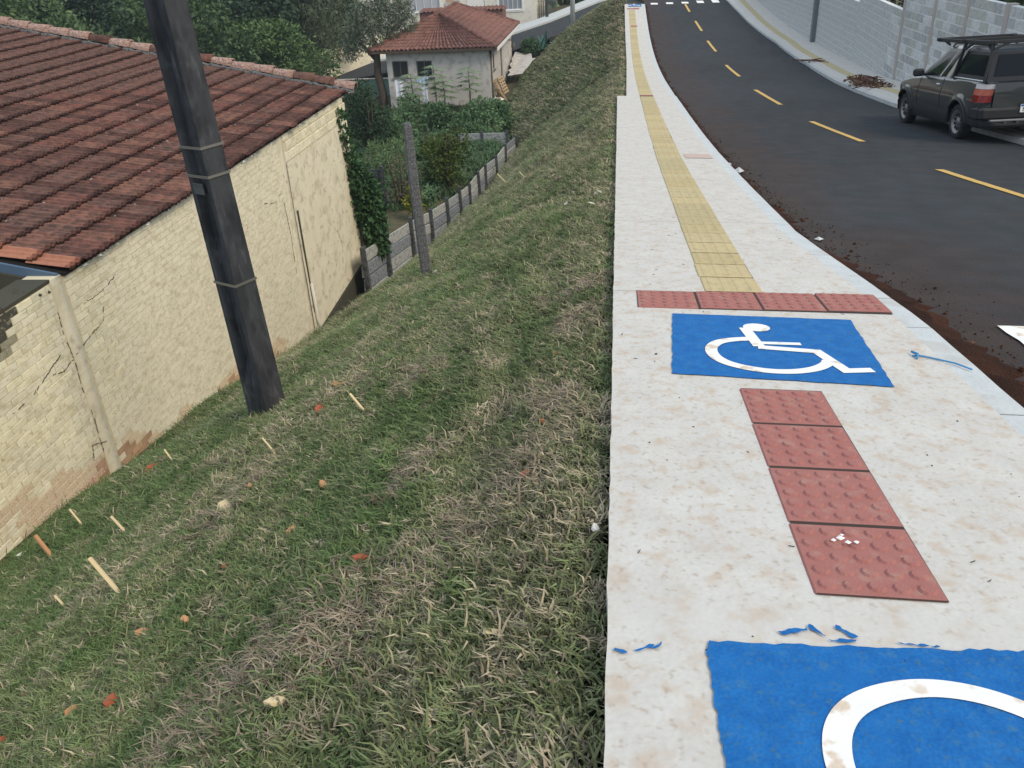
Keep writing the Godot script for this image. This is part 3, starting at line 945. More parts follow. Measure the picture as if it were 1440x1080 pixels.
func build_bank():
	var m := M.new(true)
	var s := -7.0
	while s < 66.0:
		var st := 0.1 if s < 10.0 else 0.3
		var cols := 60
		for c in cols:
			for k in [[0, 1], [1, 1], [1, 0], [0, 1], [1, 0], [0, 0]]:
				var sv: float = s + st * k[1]
				var u: float = float(c + k[0]) / cols
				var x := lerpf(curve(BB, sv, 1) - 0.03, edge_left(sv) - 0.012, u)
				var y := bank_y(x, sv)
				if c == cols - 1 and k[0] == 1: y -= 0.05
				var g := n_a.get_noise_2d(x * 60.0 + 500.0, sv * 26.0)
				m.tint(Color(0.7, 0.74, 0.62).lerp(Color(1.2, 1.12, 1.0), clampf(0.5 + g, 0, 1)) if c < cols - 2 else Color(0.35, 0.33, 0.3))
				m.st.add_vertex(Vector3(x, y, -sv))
		s += st
	structure(obj("grass_bank", m.done(), mats["turf soil"]))
	var kinds := [tuft(1, 18, 0.027, 0.038, 1.0, 0.0030), tuft(2, 16, 0.032, 0.042, 1.3, 0.0033), tuft(3, 18, 0.022, 0.042, 1.8, 0.0029)]
	var bands := [[0.4, 4.5, 66000, 1.0], [4.5, 9.0, 48000, 1.2], [9.0, 18.0, 42000, 1.7], [18.0, 33.0, 28000, 2.5], [33.0, 64.0, 22000, 4.2]]
	for kind in 3:
		var buf := PackedFloat32Array()
		var total := 0
		for b in bands:
			var n: int = b[2] / 3
			for i in n:
				var sv := lerpf(b[0], b[1], rng.randf())
				var xb := curve(BB, sv, 1) + 0.03
				var e := edge_left(sv) - 0.015
				var x := lerpf(xb, e, rng.randf())
				if x > e - 0.05 and rng.randf() < 0.6: continue
				# bare earth at the foot of the bank
				var bare := 0.35 * n_a.get_noise_2d(x * 50.0 + 900.0, sv * 30.0) + clampf(0.5 - (x - xb), 0.0, 0.5) * 1.5
				if sv > 12.0 and sv < 15.5: bare += clampf(0.9 - (x - xb), 0.0, 0.9) * 0.8
				if bare > rng.randf_range(0.12, 0.5): continue
				var y := bank_y(x, sv)
				var sc: float = b[3] * rng.randf_range(0.7, 1.25)
				var hh := sc * clampf(0.95 + 0.55 * n_b.get_noise_2d(x * 120.0, sv * 60.0), 0.5, 1.5)
				if b[3] > 2.0: hh *= 0.62
				var up := Vector3(0.30, 1, -0.05).normalized() if x > xb + 0.1 else Vector3.UP
				var xa := up.cross(Vector3(sin(rng.randf() * TAU), 0, cos(rng.randf() * TAU)).normalized() + Vector3(0.01, 0, 0)).normalized()
				var za := xa.cross(up).normalized()
				var c := grass_colour(x, sv)
				buf.append_array([xa.x * sc, up.x * hh, za.x * sc, x, xa.y * sc, up.y * hh, za.y * sc, y - 0.004, xa.z * sc, up.z * hh, za.z * sc, -sv, c.r, c.g, c.b, 1.0])
				total += 1
		stuff(multi("grass", kinds[kind], mats["grass"], self, buf, total))
		if kind == 0: pass
	tag(get_node("grass"), "short patchy lawn grass covering the slope beside the sidewalk", "grass")
	tag(get_node("grass_001"), "longer grass blades mixed through the slope beside the sidewalk", "grass")
	tag(get_node("grass_002"), "matted low grass over the slope beside the sidewalk", "grass")
	# torn, dead clumps of turf
	var clumps := [[-0.93, 1.86, 0.34], [-1.15, 1.9, 0.25], [-0.7, 2.0, 0.3], [-1.35, 1.8, 0.28], [-0.5, 2.2, 0.25], [-0.3, 2.55, 0.22], [-2.15, 3.66, 0.3], [-0.25, 3.1, 0.2], [-0.18, 4.2, 0.25], [-0.2, 4.9, 0.25], [-1.2, 4.6, 0.3], [-0.85, 2.95, 0.22]]
	var dead := tuft(9, 22, 0.050, 0.05, 1.5, 0.0032)
	var buf2 := PackedFloat32Array()
	var cnt2 := 0
	for c in clumps:
		for i in int(260 * c[2]):
			var x: float = c[0] + rng.randfn() * c[2] * 0.30
			var sv: float = c[1] + rng.randfn() * c[2] * 0.55
			if x > -0.05: continue
			var q := Basis(Vector3.UP, rng.randf() * TAU) * Basis(Vector3.RIGHT, rng.randf_range(-0.5, 0.5))
			q = q.scaled(Vector3.ONE * rng.randf_range(0.6, 1.0))
			var col := Color(0.30, 0.245, 0.18) * rng.randf_range(0.55, 1.35)
			buf2.append_array([q.x.x, q.y.x, q.z.x, x, q.x.y, q.y.y, q.z.y, bank_y(x, sv) + rng.randf_range(0.0, 0.02), q.x.z, q.y.z, q.z.z, -sv, col.r, col.g, col.b, 1.0])
			cnt2 += 1
	stuff(tag(multi("dead_turf", dead, mats["grass"], self, buf2, cnt2), "brown clumps of torn dead turf lying on the near slope", "dead grass"))

# ---- block wall on the far side
func build_block_wall():
	var wall := thing("block_wall", "long stepped boundary wall of bare grey concrete blocks across the street", "wall")
	# sections: s start, s end, x start, x end, top
	var secs := [[9.0, 25.0, 7.50, 7.38, -0.62], [25.0, 31.0, 7.38, 7.76, -1.28], [31.0, 37.2, 7.76, 7.78, -1.58], [37.4, 44.0, 7.78, 7.42, -1.5], [44.0, 52.0, 7.42, 6.95, -1.3]]
	var bl := 0.47
	var bh := 0.205
	var shared := []
	for k in 3:
		var b := M.new()
		b.bx(Vector3.ZERO, Vector3(0.15, bh - 0.022, bl - 0.026), 0.006)
		shared.append(b.done())
	var tones := []
	for k in 5:
		var mm: StandardMaterial3D = mats["grey block"].duplicate()
		var v: float = [0.92, 1.0, 1.05, 0.96, 1.08][k]
		mm.albedo_color = Color(v, v, v * (1.0 if k != 3 else 0.97))
		tones.append(mm)
	var n_part := 0
	var rest := M.new()
	var list := []
	for si in secs.size():
		var c: Array = secs[si]
		var a := Vector3(c[2], 0, -c[0])
		var b := Vector3(c[3], 0, -c[1])
		var d := (b - a).normalized()
		var len_ := a.distance_to(b)
		var nrm := Vector3(-1, 0, 0)
		# mortar core
		var core := M.new()
		var h0: float = RY(a.x, c[0]) - 0.3
		var h1: float = RY(b.x, c[1]) - 0.3
		var t := Vector3(0.066, 0, 0)
		var top: float = c[4] - 0.01
		core.loft([Vector3(a.x, h0, a.z) - t, Vector3(b.x, h1, b.z) - t, Vector3(b.x, h1, b.z) + t, Vector3(a.x, h0, a.z) + t], [Vector3(a.x, top, a.z) - t, Vector3(b.x, top, b.z) - t, Vector3(b.x, top, b.z) + t, Vector3(a.x, top, a.z) + t])
		obj("mortar", core.done(), mats["light mortar"], wall)
		var rows := int((top - minf(h0, h1)) / bh) + 1
		for r in rows:
			var y: float = c[4] - bh * (r + 0.5)
			var off := bl * 0.5 if r % 2 == 1 else 0.0
			var u := -off
			while u < len_ - 0.02:
				var u0 := maxf(u, 0.0)
				var u1 := minf(u + bl, len_)
				u += bl
				if u1 - u0 < 0.12: continue
				var p := a + d * ((u0 + u1) / 2.0)
				var gy := RY(p.x, -p.z) - 0.02
				if y + bh * 0.5 < gy: continue
				var bs := Basis(Vector3(1, 0, 0), Vector3.UP, Vector3(0, 0, 1)) if absf(d.x) < 0.001 else Basis(Vector3.UP.cross(-d).normalized(), Vector3.UP, -d)
				list.append([p.z, Transform3D(bs.scaled_local(Vector3(1, 1, (u1 - u0 - 0.026) / (bl - 0.026))), Vector3(p.x + rng.randf_range(-0.003, 0.003), y, p.z)), rng.randi() % 5, si])
	list.sort_custom(func(p, q): return p[0] > q[0])
	for e in list:
		# nearer than the first visible block nothing shows
		if n_part < 298 and e[0] < -12.5:
			obj("block", shared[n_part % 3], tones[e[2]], wall, e[1])
			n_part += 1
		else:
			rest.box(e[1], Vector3(0.15, bh - 0.022, bl - 0.026))
	var o := obj("block_courses", rest.done(), mats["grey block"], wall)
	stuff(o)
	# concrete uprights in the high part
	for q in [[14.9, 0.19], [16.3, 0.17], [18.6, 0.2], [20.6, 0.16], [22.6, 0.18], [24.9, 0.2]]:
		var m := M.new()
		var x := lerpf(7.50, 7.38, (q[0] - 9.0) / 16.0)
		var y0 := RY(x, q[0]) - 0.1
		m.bx(Vector3(x, (y0 - 0.6) / 2.0, -q[0]), Vector3(0.168, -0.6 - y0, q[1]), 0.006)
		obj("concrete_upright", m.done(), mat("upright", S("a39c97"), 0.95), wall)
	var post := thing("wall_pier", "tall dark grey concrete pier standing against the block wall", "pier", Vector3(7.72, RY(7.7, 37.3) - 0.05, -37.3))
	var pm := M.new()
	pm.bx(Vector3(0, 1.2, 0), Vector3(0.34, 2.5, 0.3), 0.015)
	obj("shaft", pm.done(), mat("pier grey", S("6a7074"), 0.9), post)
	var cp := M.new()
	cp.bx(Vector3(0, 2.5, 0), Vector3(0.4, 0.1, 0.36), 0.015)
	obj("cap", cp.done(), mats["pier grey"], post)

# ---- cream painted building on the left
const WX := -4.88
const EAVE := -1.31
func wear(s: float, y: float) -> float:
	# how much paint has gone: most at the foot, some in blotches
	var foot := curve(BB, s, 2)
	var k := clampf(1.0 - (y - foot) / 0.55, 0.0, 1.0)
	return k * (0.75 + 0.9 * n_b.get_noise_2d(s * 70.0, y * 110.0)) * clampf(0.55 + 1.1 * n_a.get_noise_2d(s * 28.0, 800.0), 0.1, 1.0) + 0.5 * maxf(0.0, n_a.get_noise_2d(s * 90.0, y * 160.0 + 50.0) - 0.34)

func build_cream_building():
	var b := thing("cream_building", "long low cream painted brick building with an old red clay tile roof", "building")
	# body
	var core := M.new()
	var zs := -6.55
	var ze := -15.42
	var xl := -15.0
	core.loft([Vector3(WX - 0.011, -6.2, zs + 2.9), Vector3(WX - 0.011, -6.2, ze + 0.03), Vector3(WX - 0.3, -6.2, ze + 0.03), Vector3(WX - 0.3, -6.2, zs + 2.9)], [Vector3(WX - 0.011, EAVE - 0.05, zs + 2.9), Vector3(WX - 0.011, EAVE - 0.05, ze + 0.03), Vector3(WX - 0.3, EAVE - 0.05, ze + 0.03), Vector3(WX - 0.3, EAVE - 0.05, zs + 2.9)])
	obj("wall", core.done(), mats["mortar"], b)
	var gab := M.new()
	gab.loft([Vector3(WX - 0.3, -6.2, ze + 0.2), Vector3(xl, -6.2, ze + 0.2), Vector3(xl, 0.55, ze + 0.2), Vector3(WX - 0.3, EAVE - 0.06, ze + 0.2)], [Vector3(WX - 0.3, -6.2, ze + 0.02), Vector3(xl, -6.2, ze + 0.02), Vector3(xl, 0.55, ze + 0.02), Vector3(WX - 0.3, EAVE - 0.06, ze + 0.02)])
	obj("gable_wall", gab.done(), mats["wall plaster"], b)
	gab = M.new()
	gab.loft([Vector3(WX - 0.3, -5.0, zs), Vector3(xl, -5.0, zs), Vector3(xl, 0.55, zs), Vector3(WX - 0.3, EAVE - 0.06, zs)], [Vector3(WX - 0.3, -5.0, zs - 0.2), Vector3(xl, -5.0, zs - 0.2), Vector3(xl, 0.55, zs - 0.2), Vector3(WX - 0.3, EAVE - 0.06, zs - 0.2)])
	obj("gable_wall", gab.done(), mats["mould"], b)
	# bricks under the paint: single ones nearest, the rest as courses
	var pitch := 0.205
	var ch := 0.066
	var shapes := []
	for k in 4:
		var m := M.new()
		var j := 0.002 * k
		m.bx(Vector3.ZERO, Vector3(0.05, ch - 0.0045 - j * 0.3, pitch - 0.004 - j), 0.0022)
		shapes.append(m.done())
	var tones := []
	for c in [Color(1, 1, 1), Color(1.02, 1.02, 1.0), Color(0.96, 0.96, 0.95), Color(0.98, 0.975, 0.95)]:
		var mm: StandardMaterial3D = mats["painted brick"].duplicate()
		mm.albedo_color = c
		tones.append(mm)
	var tc := tex(512, 41, 0.03, 0.2, S("b98f78"), S("ccab94"), S("ddd2b8"), 0.05, 0.42, 0.72, 0.85)
	var worn := mat_tex("worn paint brick", tc, 0.9, 0.95, 0.3)
	var tm := tex(512, 42, 0.03, 0.2, S("3e3d38"), S("5c594e"), S("a69d84"), 0.03, 0.56, 0.75, 0.7)
	var mould := mat_tex("mouldy paint", tm, 1.3, 0.98, 0.3)
	var mould_light := mat_tex("faintly mouldy paint", tex(512, 43, 0.03, 0.2, S("8d8975"), S("a9a38b"), S("6a675a"), 0.03, 0.5, 0.85, 0.7), 1.1, 0.98, 0.3)
	var worn_light := mat_tex("thin paint brick", tex(512, 44, 0.03, 0.2, S("d0bb9f"), S("ddd0b5"), S("b98f78"), 0.06, 0.54, 0.75, 0.75), 0.7, 0.95, 0.3)
	var n_part := 0
	var rest := M.new()
	var bands := [[3.7, 6.42], [6.63, 12.03]]
	var rows := 46
	var singles := []
	for r in rows:
		var y: float = EAVE - 0.07 - ch * (r + 0.5)
		for bd in bands:
			var s: float = bd[0] + (pitch * 0.5 if r % 2 else 0.0)
			if r % 2:
				rest_brick(rest, bd[0], bd[0] + pitch * 0.5, y, ch)
			while s < bd[1] - 0.05:
				var s1 := minf(s + pitch, bd[1])
				var mid := (s + s1) / 2.0
				var sc := s
				s += pitch
				if y < curve(BB, mid, 2) - 0.1: continue
				# broken top where the roof ends
				if mid < 6.3 and y > -1.24 - 0.10 * absf(n_b.get_noise_2d(mid * 200.0, 1.0)) - 0.05: continue
				var w := wear(mid, y)
				var mo := clampf(1.5 - absf(mid - 5.55) / 0.42, 0, 1) * clampf(1.25 - (-1.3 - y) / 0.42, 0, 1) + 0.5 * n_b.get_noise_2d(mid * 150.0, y * 60.0) * clampf((6.6 - mid) / 0.4, 0, 1)
				var proud := 0.0025 * n_a.get_noise_2d(mid * 50.0, y * 120.0) + rng.randf_range(-0.0016, 0.0016)
				singles.append([mid, y, s1 - sc, proud, w, mo])
	singles.sort_custom(func(p, q): return Vector2(p[0] - 5.6, (p[1] + 2.0) * 1.1).length() < Vector2(q[0] - 5.6, (q[1] + 2.0) * 1.1).length())
	for e in singles:
		var x: float = WX - 0.025 + e[3]
		if n_part < 300 and e[2] > pitch * 0.98 and e[0] > 4.5:
			var mt: Material = tones[rng.randi() % 4]
			if e[5] > 0.55: mt = mould
			elif e[5] > 0.3: mt = mould_light
			elif e[4] > 0.42: mt = worn
			elif e[4] > 0.24: mt = worn_light
			obj("brick", shapes[rng.randi() % 4], mt, b, Transform3D(Basis(), Vector3(x, e[1], -e[0])))
			n_part += 1
		else:
			var c := Color(1, 1, 1) * rng.randf_range(0.93, 1.04)
			if e[5] > 0.5: c = Color(0.32, 0.32, 0.30)
			elif e[5] > 0.3: c = Color(0.6, 0.6, 0.56)
			elif e[4] > 0.24 and e[4] <= 0.42: c = Color(0.88, 0.78, 0.70)
			elif e[4] > 0.42: c = Color(0.66, 0.47, 0.38) * rng.randf_range(0.8, 1.2)
			rest.tint(c)
			rest.bx(Vector3(x, e[1], -e[0]), Vector3(0.05, ch - 0.005, e[2] - 0.005), 0.0)
	stuff(obj("brick_courses", rest.done(), mats["painted brick"], b))
	# concrete uprights flush with the brickwork, a cracked joint along one side
	for q in [[6.525, 0.19], [12.15, 0.21]]:
		var m := M.new(true)
		var y := -1.36
		var prev := []
		while y > -5.0:
			var w0: float = q[0] - q[1] / 2.0 + 0.006 + 0.010 * n_b.get_noise_2d(y * 300.0, q[0] * 40.0) + 0.006
			var w1: float = q[0] + q[1] / 2.0 - 0.004 + 0.004 * n_b.get_noise_2d(y * 200.0, q[0] * 90.0)
			var x: float = WX - 0.004 + 0.004 * n_a.get_noise_2d(y * 90.0, q[0] * 30.0)
			var row := [Vector3(WX - 0.03, y, -w0), Vector3(x, y, -w0 - 0.008), Vector3(x + 0.002, y, -w1 + 0.01), Vector3(WX - 0.03, y, -w1)]
			if prev.size():
				for k in 3: m.quad(prev[k], row[k], row[k + 1], prev[k + 1])
			prev = row
			y -= 0.07
		obj("concrete_upright", m.done(), mats["wall plaster"], b)
	# smooth rendered end bay with block courses above
	var pl := M.new(true)
	for i in 16:
		for j in 16:
			var q := []
			for k in [[0, 1], [1, 1], [1, 0], [0, 0]]:
				var s := lerpf(12.26, 15.44, float(i + k[0]) / 16)
				var lo := curve([[12.2, -4.62], [15.4, -4.45]], s)
				var y := lerpf(lo, -1.80 + 0.03 * n_b.get_noise_2d(s * 200.0, 0), float(j + k[1]) / 16)
				q.append(Vector3(WX + 0.004 + 0.008 * n_a.get_noise_2d(s * 60.0, y * 60.0), y, -s))
			pl.quad(q[1], q[0], q[3], q[2])
	obj("render_panel", pl.done(), mats["wall plaster"], b)
	var blk := M.new()
	blk.bx(Vector3.ZERO, Vector3(0.05, 0.135, 0.222), 0.008)
	var bmesh := blk.done()
	for r in 3:
		var s := 12.27 + (0.11 if r == 1 else 0.0)
		while s < 15.3:
			obj("block", bmesh, tones[rng.randi() % 4], b, Transform3D(Basis(), Vector3(WX - 0.024 + rng.randf_range(-0.002, 0.002), EAVE - 0.12 - r * 0.148, -s - 0.115)))
			s += 0.238
	# plinth below the render and the bare brick corner
	var pn := M.new()
	pn.loft([Vector3(WX - 0.1, -6.0, -12.26), Vector3(WX + 0.03, -6.0, -12.26), Vector3(WX + 0.03, -6.0, -15.45), Vector3(WX - 0.1, -6.0, -15.45)], [Vector3(WX - 0.1, -4.64, -12.26), Vector3(WX + 0.03, -4.64, -12.26), Vector3(WX + 0.03, -4.47, -15.45), Vector3(WX - 0.1, -4.47, -15.45)])
	obj("plinth", pn.done(), mats["mould"], b)
	# drain pipe in its groove
	var gr := M.new()
	gr.bx(Vector3(WX + 0.008, -3.4, -12.36), Vector3(0.012, 1.7, 0.05))
	obj("pipe_groove", gr.done(), mats["mould"], b)
	var dp := M.new(true)
	dp.tube([Vector3(WX + 0.03, -3.75, -12.36), Vector3(WX + 0.032, -4.35, -12.37), Vector3(WX + 0.06, -4.52, -12.38), Vector3(WX + 0.07, -4.75, -12.39)], [0.024, 0.026, 0.028, 0.028], 10)
	obj("drain_pipe", dp.done(), mats["white plastic"], b)
	# cracks running along the joints
	for c in [[[6.42, -1.6], [6.40, -1.85], [6.43, -2.1], [6.41, -2.4], [6.44, -2.75], [6.42, -3.1]], [[6.42, -2.1], [6.75, -2.02], [7.0, -1.98], [7.06, -1.86]], [[6.42, -2.1], [6.25, -2.14], [6.1, -2.1]], [[5.5, -2.15], [5.8, -2.12], [6.15, -2.02], [6.3, -1.98]], [[6.8, -1.72], [7.1, -1.72], [7.4, -1.66]], [[6.25, -3.1], [6.3, -2.95], [6.55, -3.05]], [[13.9, -3.2], [14.2, -3.7], [14.05, -4.3]], [[11.2, -2.1], [11.6, -2.2], [11.95, -2.1]], [[11.9, -2.3], [11.94, -2.8], [11.9, -3.4]]]:
		var m := M.new()
		for i in c.size() - 1:
			var a := Vector3(WX + 0.0045, c[i][1], -c[i][0])
			var e := Vector3(WX + 0.0045, c[i + 1][1], -c[i + 1][0])
			var n := 7
			for k in n:
				var p := a.lerp(e, float(k) / n) + Vector3(0, rng.randf_range(-0.012, 0.012), rng.randf_range(-0.008, 0.008))
				var q := a.lerp(e, float(k + 0.9) / n)
				if rng.randf() < 0.72: m.bar(p, q, rng.randf_range(0.002, 0.006), rng.randf_range(0.002, 0.006))
		obj("crack", m.done(), mats["dark gap"], b)
	var ct := M.new()
	ct.bx(Vector3(WX - 0.155, -1.357, -5.05), Vector3(0.30, 0.03, 2.8))
	obj("wall_top", ct.done(), mats["mould"], b)
	var cop := M.new()
	for i in 150:
		var s := 3.8 + 2.62 * rng.randf()
		clod(cop, Vector3(WX - 0.02 - 0.24 * rng.randf(), -1.40 + 0.06 * n_b.get_noise_2d(s * 260.0, 8.0) + rng.randf_range(-0.02, 0.03), -s), rng.randf_range(0.03, 0.075))
	stuff(obj("broken_coping", cop.done(), mats["mould"], b))
	roof_tiles(b)

func rest_brick(m: M, s0: float, s1: float, y: float, ch: float):
	var mid := (s0 + s1) / 2.0
	if y < curve(BB, mid, 2) - 0.1 or (mid < 6.3 and y > -1.3): return
	m.tint(Color(1, 1, 1))
	m.bx(Vector3(WX - 0.026, y, -mid), Vector3(0.05, ch - 0.006, s1 - s0 - 0.005))

func french_tile(variant: int) -> ArrayMesh:
	# local: z across the tile (0.215), x up the slope is -x, lip at +x
	var r := RandomNumberGenerator.new()
	r.seed = 70 + variant
	var m := M.new()
	var prof := [[-0.107, 0.018], [-0.095, 0.026], [-0.075, 0.026], [-0.060, 0.006], [-0.020, 0.004], [-0.008, 0.020], [0.008, 0.020], [0.020, 0.004], [0.060, 0.006], [0.078, 0.020], [0.100, 0.014], [0.107, 0.006]]
	var l := 0.415
	var jag := r.randf_range(-0.008, 0.008)
	for i in prof.size() - 1:
		var a := Vector3(0.0 + jag, prof[i][1] + 0.020, prof[i][0])
		var b := Vector3(0.0 + jag, prof[i + 1][1] + 0.020, prof[i + 1][0])
		var c := Vector3(-l, prof[i + 1][1] - 0.012, prof[i + 1][0])
		var d := Vector3(-l, prof[i][1] - 0.012, prof[i][0])
		m.tint(Color(1, 1, 1))
		var a2 := a + Vector3(-0.05, -0.004, 0)
		var b2 := b + Vector3(-0.05, -0.004, 0)
		m.quad(d, a2, b2, c)
		# lower lip tinted dark: overlap shadow painted in together with moss
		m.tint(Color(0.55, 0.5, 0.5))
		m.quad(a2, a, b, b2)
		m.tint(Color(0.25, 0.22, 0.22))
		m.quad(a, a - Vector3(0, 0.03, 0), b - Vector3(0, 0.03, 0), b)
	return m.done()

func roof_tiles(b: Node3D):
	var pitch := 0.2145
	var course := 0.375
	var sl := 0.205
	var up := Vector3(-1, sl, 0).normalized()
	var tiles := []
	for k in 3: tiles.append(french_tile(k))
	var tones := []
	for c in [Color(1, 1, 1), Color(0.84, 0.82, 0.83), Color(1.12, 1.08, 1.05), Color(0.93, 0.9, 0.9), Color(1.05, 0.98, 0.97)]:
		var mm: StandardMaterial3D = mats["old terracotta"].duplicate()
		mm.albedo_color = c
		tones.append(mm)
	# roof boards below the tiles
	var deck := M.new()
	var e0 := Vector3(WX + 0.03, EAVE - 0.045, -6.62)
	var e1 := Vector3(WX + 0.03, EAVE - 0.045, -15.5)
	deck.loft([e0, e1, e1 + up * 10.2, e0 + up * 10.2], [e0 + Vector3(0, -0.02, 0), e1 + Vector3(0, -0.02, 0), e1 + up * 10.2 + Vector3(0, -0.02, 0), e0 + up * 10.2 + Vector3(0, -0.02, 0)])
	obj("roof_deck", deck.done(), mats["dark gap"], b)
	var roof := Node3D.new()
	roof.name = "roof"
	b.add_child(roof)
	var list := []
	var bas := Basis(-up, up.cross(Vector3.BACK).normalized() * -1.0, Vector3.BACK)
	if bas.y.y < 0: bas = Basis(-up, -bas.y, Vector3.BACK)
	for c in 27:
		for k in 42:
			var s := 6.66 + pitch * (k + 0.5)
			var p := Vector3(WX + 0.085, EAVE - 0.03, -s) + up * course * c
			p += Vector3(0, 0.012 * n_a.get_noise_2d(p.x * 60.0, s * 60.0) + rng.randf_range(-0.004, 0.004), rng.randf_range(-0.005, 0.005))
			if c == 0: p.x += rng.randf_range(-0.02, 0.03)
			var q := bas * Basis(Vector3.UP, rng.randf_range(-0.02, 0.02)) * Basis(Vector3.RIGHT, rng.randf_range(-0.02, 0.02))
			list.append([p.distance_to(Vector3(0, 1.2, 0)) + 0.35 * c, Transform3D(q, p), c, k, p])
	list.sort_custom(func(u, v): return u[0] < v[0])
	var n := 0
	var rest := SurfaceTool.new()
	rest.begin(Mesh.PRIMITIVE_TRIANGLES)
	for e in list:
		var p: Vector3 = e[4]
		# only tiles inside the photographed part of the roof are kept single
		var vis: bool = p.x > -5.2 - (-p.z - 6.6) * 0.72 - 0.9
		if n < 298 and vis:
			var mt: Material = tones[rng.randi() % 5]
			var nw: bool = (e[2] == 0 and e[3] < 1) or (e[2] == 1 and e[3] == 0) or (e[2] == 2 and e[3] == 0)
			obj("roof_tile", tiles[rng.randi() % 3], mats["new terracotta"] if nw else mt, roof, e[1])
			n += 1
		else:
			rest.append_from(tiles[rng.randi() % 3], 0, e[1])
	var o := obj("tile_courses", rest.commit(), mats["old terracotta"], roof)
	stuff(o)
	# capping tiles bedded in mortar up the far verge
	var cap := M.new(true)
	var n_seg := 8
	for i in n_seg:
		var a0 := PI * i / n_seg
		var a1 := PI * (i + 1) / n_seg
		for seg in 2:
			var x0 := -0.2 + 0.2 * seg
			var x1 := x0 + 0.2
			var r0 := 0.085 + 0.018 * seg
			var r1 := 0.085 + 0.018 * (seg + 1)
			cap.quad(Vector3(x0, sin(a0) * r0, cos(a0) * r0), Vector3(x1, sin(a0) * r1, cos(a0) * r1), Vector3(x1, sin(a1) * r1, cos(a1) * r1), Vector3(x0, sin(a1) * r0, cos(a1) * r0))
	for i in n_seg:
		var a0 := PI * i / n_seg
		var a1 := PI * (i + 1) / n_seg
		cap.quad(Vector3(0.2, sin(a0) * 0.121, cos(a0) * 0.121), Vector3(0.2, sin(a0) * 0.10, cos(a0) * 0.10), Vector3(0.2, sin(a1) * 0.10, cos(a1) * 0.10), Vector3(0.2, sin(a1) * 0.121, cos(a1) * 0.121))
	var cm := cap.done()
	for i in 27:
		var p := Vector3(WX + 0.02, EAVE + 0.06, -15.55) + up * 0.375 * i
		var t := Transform3D(bas * Basis(Vector3.UP, rng.randf_range(-0.05, 0.05)), p + Vector3(0, rng.randf_range(-0.008, 0.012), 0))
		var cr := rng.randf()
		var mt: Material = tones[rng.randi() % 5] if cr < 0.35 else mats["lichen tile"]
		obj("capping_tile", cm, mt, roof, t)
		var mo := M.new(true)
		var mp := []
		var mr := []
		for k in 7:
			mp.append(p + up * (k / 6.0 - 0.5) * 0.375 + Vector3(rng.randf_range(-0.01, 0.01), -0.05 + rng.randf_range(-0.015, 0.015), 0.085))
			mr.append(rng.randf_range(0.035, 0.055))
		mo.tube(mp, mr, 6)
		obj("mortar_bed", mo.done(), mats["lichen post"], roof)
	# moss and broken bits along the edge of the eaves
	var moss := M.new()
	for i in 260:
		var s := 6.7 + rng.randf() * 8.8
		moss.tint(Color(0.5, 0.5, 0.45) * rng.randf_range(0.4, 1.0))
		var c := rng.randi() % 7
		clod(moss, Vector3(WX + 0.12, EAVE - 0.035, -s) + up * course * c + Vector3(0.005, 0.0, 0), rng.randf_range(0.008, 0.022) * (1.3 if c == 0 else 0.8))
	stuff(obj("moss", moss.done(), mats["plain vertex"], roof))
	# painted barge board under the near verge
	var bb := M.new()
	var q0 := Vector3(WX - 0.02, EAVE - 0.035, -6.58)
	var q1 := q0 + up * 8.0
	var dn := Vector3(0, -0.14, 0)
	var th := Vector3(0, 0, -0.03)
	bb.loft([q0, q1, q1 + dn, q0 + dn], [q0 + th, q1 + th, q1 + th + dn, q0 + th + dn])
	obj("barge_board", bb.done(), mats["blue board"], b)

# ---- small house beyond the bank
func wall_with_holes(m: M, x: Transform3D, w: float, h: float, holes: Array, th: float):
	# wall in the xy plane of x from (0,0) to (w,h); holes are [x0,y0,x1,y1] sorted along x and not overlapping
	var xs := 0.0
	for q in holes:
		if q[0] > xs: m.box(x * Transform3D(Basis(), Vector3((xs + q[0]) / 2, h / 2, -th / 2)), Vector3(q[0] - xs, h, th))
		if q[1] > 0.01: m.box(x * Transform3D(Basis(), Vector3((q[0] + q[2]) / 2, q[1] / 2, -th / 2)), Vector3(q[2] - q[0], q[1], th))
		if q[3] < h - 0.01: m.box(x * Transform3D(Basis(), Vector3((q[0] + q[2]) / 2, (q[3] + h) / 2, -th / 2)), Vector3(q[2] - q[0], h - q[3], th))
		xs = q[2]
	if xs < w: m.box(x * Transform3D(Basis(), Vector3((xs + w) / 2, h / 2, -th / 2)), Vector3(w - xs, h, th))

func window_part(parent: Node3D, x: Transform3D, c: Vector2, w: float, h: float, frame: Material, pane: Material, bars := 1):
	var m := M.new()
	var t := 0.05
	for q in [[c.x, c.y + h / 2 - t / 2, w, t], [c.x, c.y - h / 2 + t / 2, w, t], [c.x - w / 2 + t / 2, c.y, t, h - 2 * t], [c.x + w / 2 - t / 2, c.y, t, h - 2 * t]]:
		m.box(x * Transform3D(Basis(), Vector3(q[0], q[1], -0.05)), Vector3(q[2], q[3], 0.07))
	for k in bars:
		m.box(x * Transform3D(Basis(), Vector3(c.x - w / 2 + w * (k + 1) / (bars + 1), c.y, -0.052)), Vector3(0.035, h - 2 * t, 0.05))
	var f := obj("window", m.done(), frame, parent)
	var p := M.new()
	p.box(x * Transform3D(Basis(), Vector3(c.x, c.y, -0.07)), Vector3(w - 2 * t, h - 2 * t, 0.012))
	obj("pane", p.done(), pane, f)
	var sl := M.new()
	sl.box(x * Transform3D(Basis(), Vector3(c.x, c.y - h / 2 - 0.03, 0.02)), Vector3(w + 0.1, 0.05, 0.09))
	obj("sill", sl.done(), frame, f)

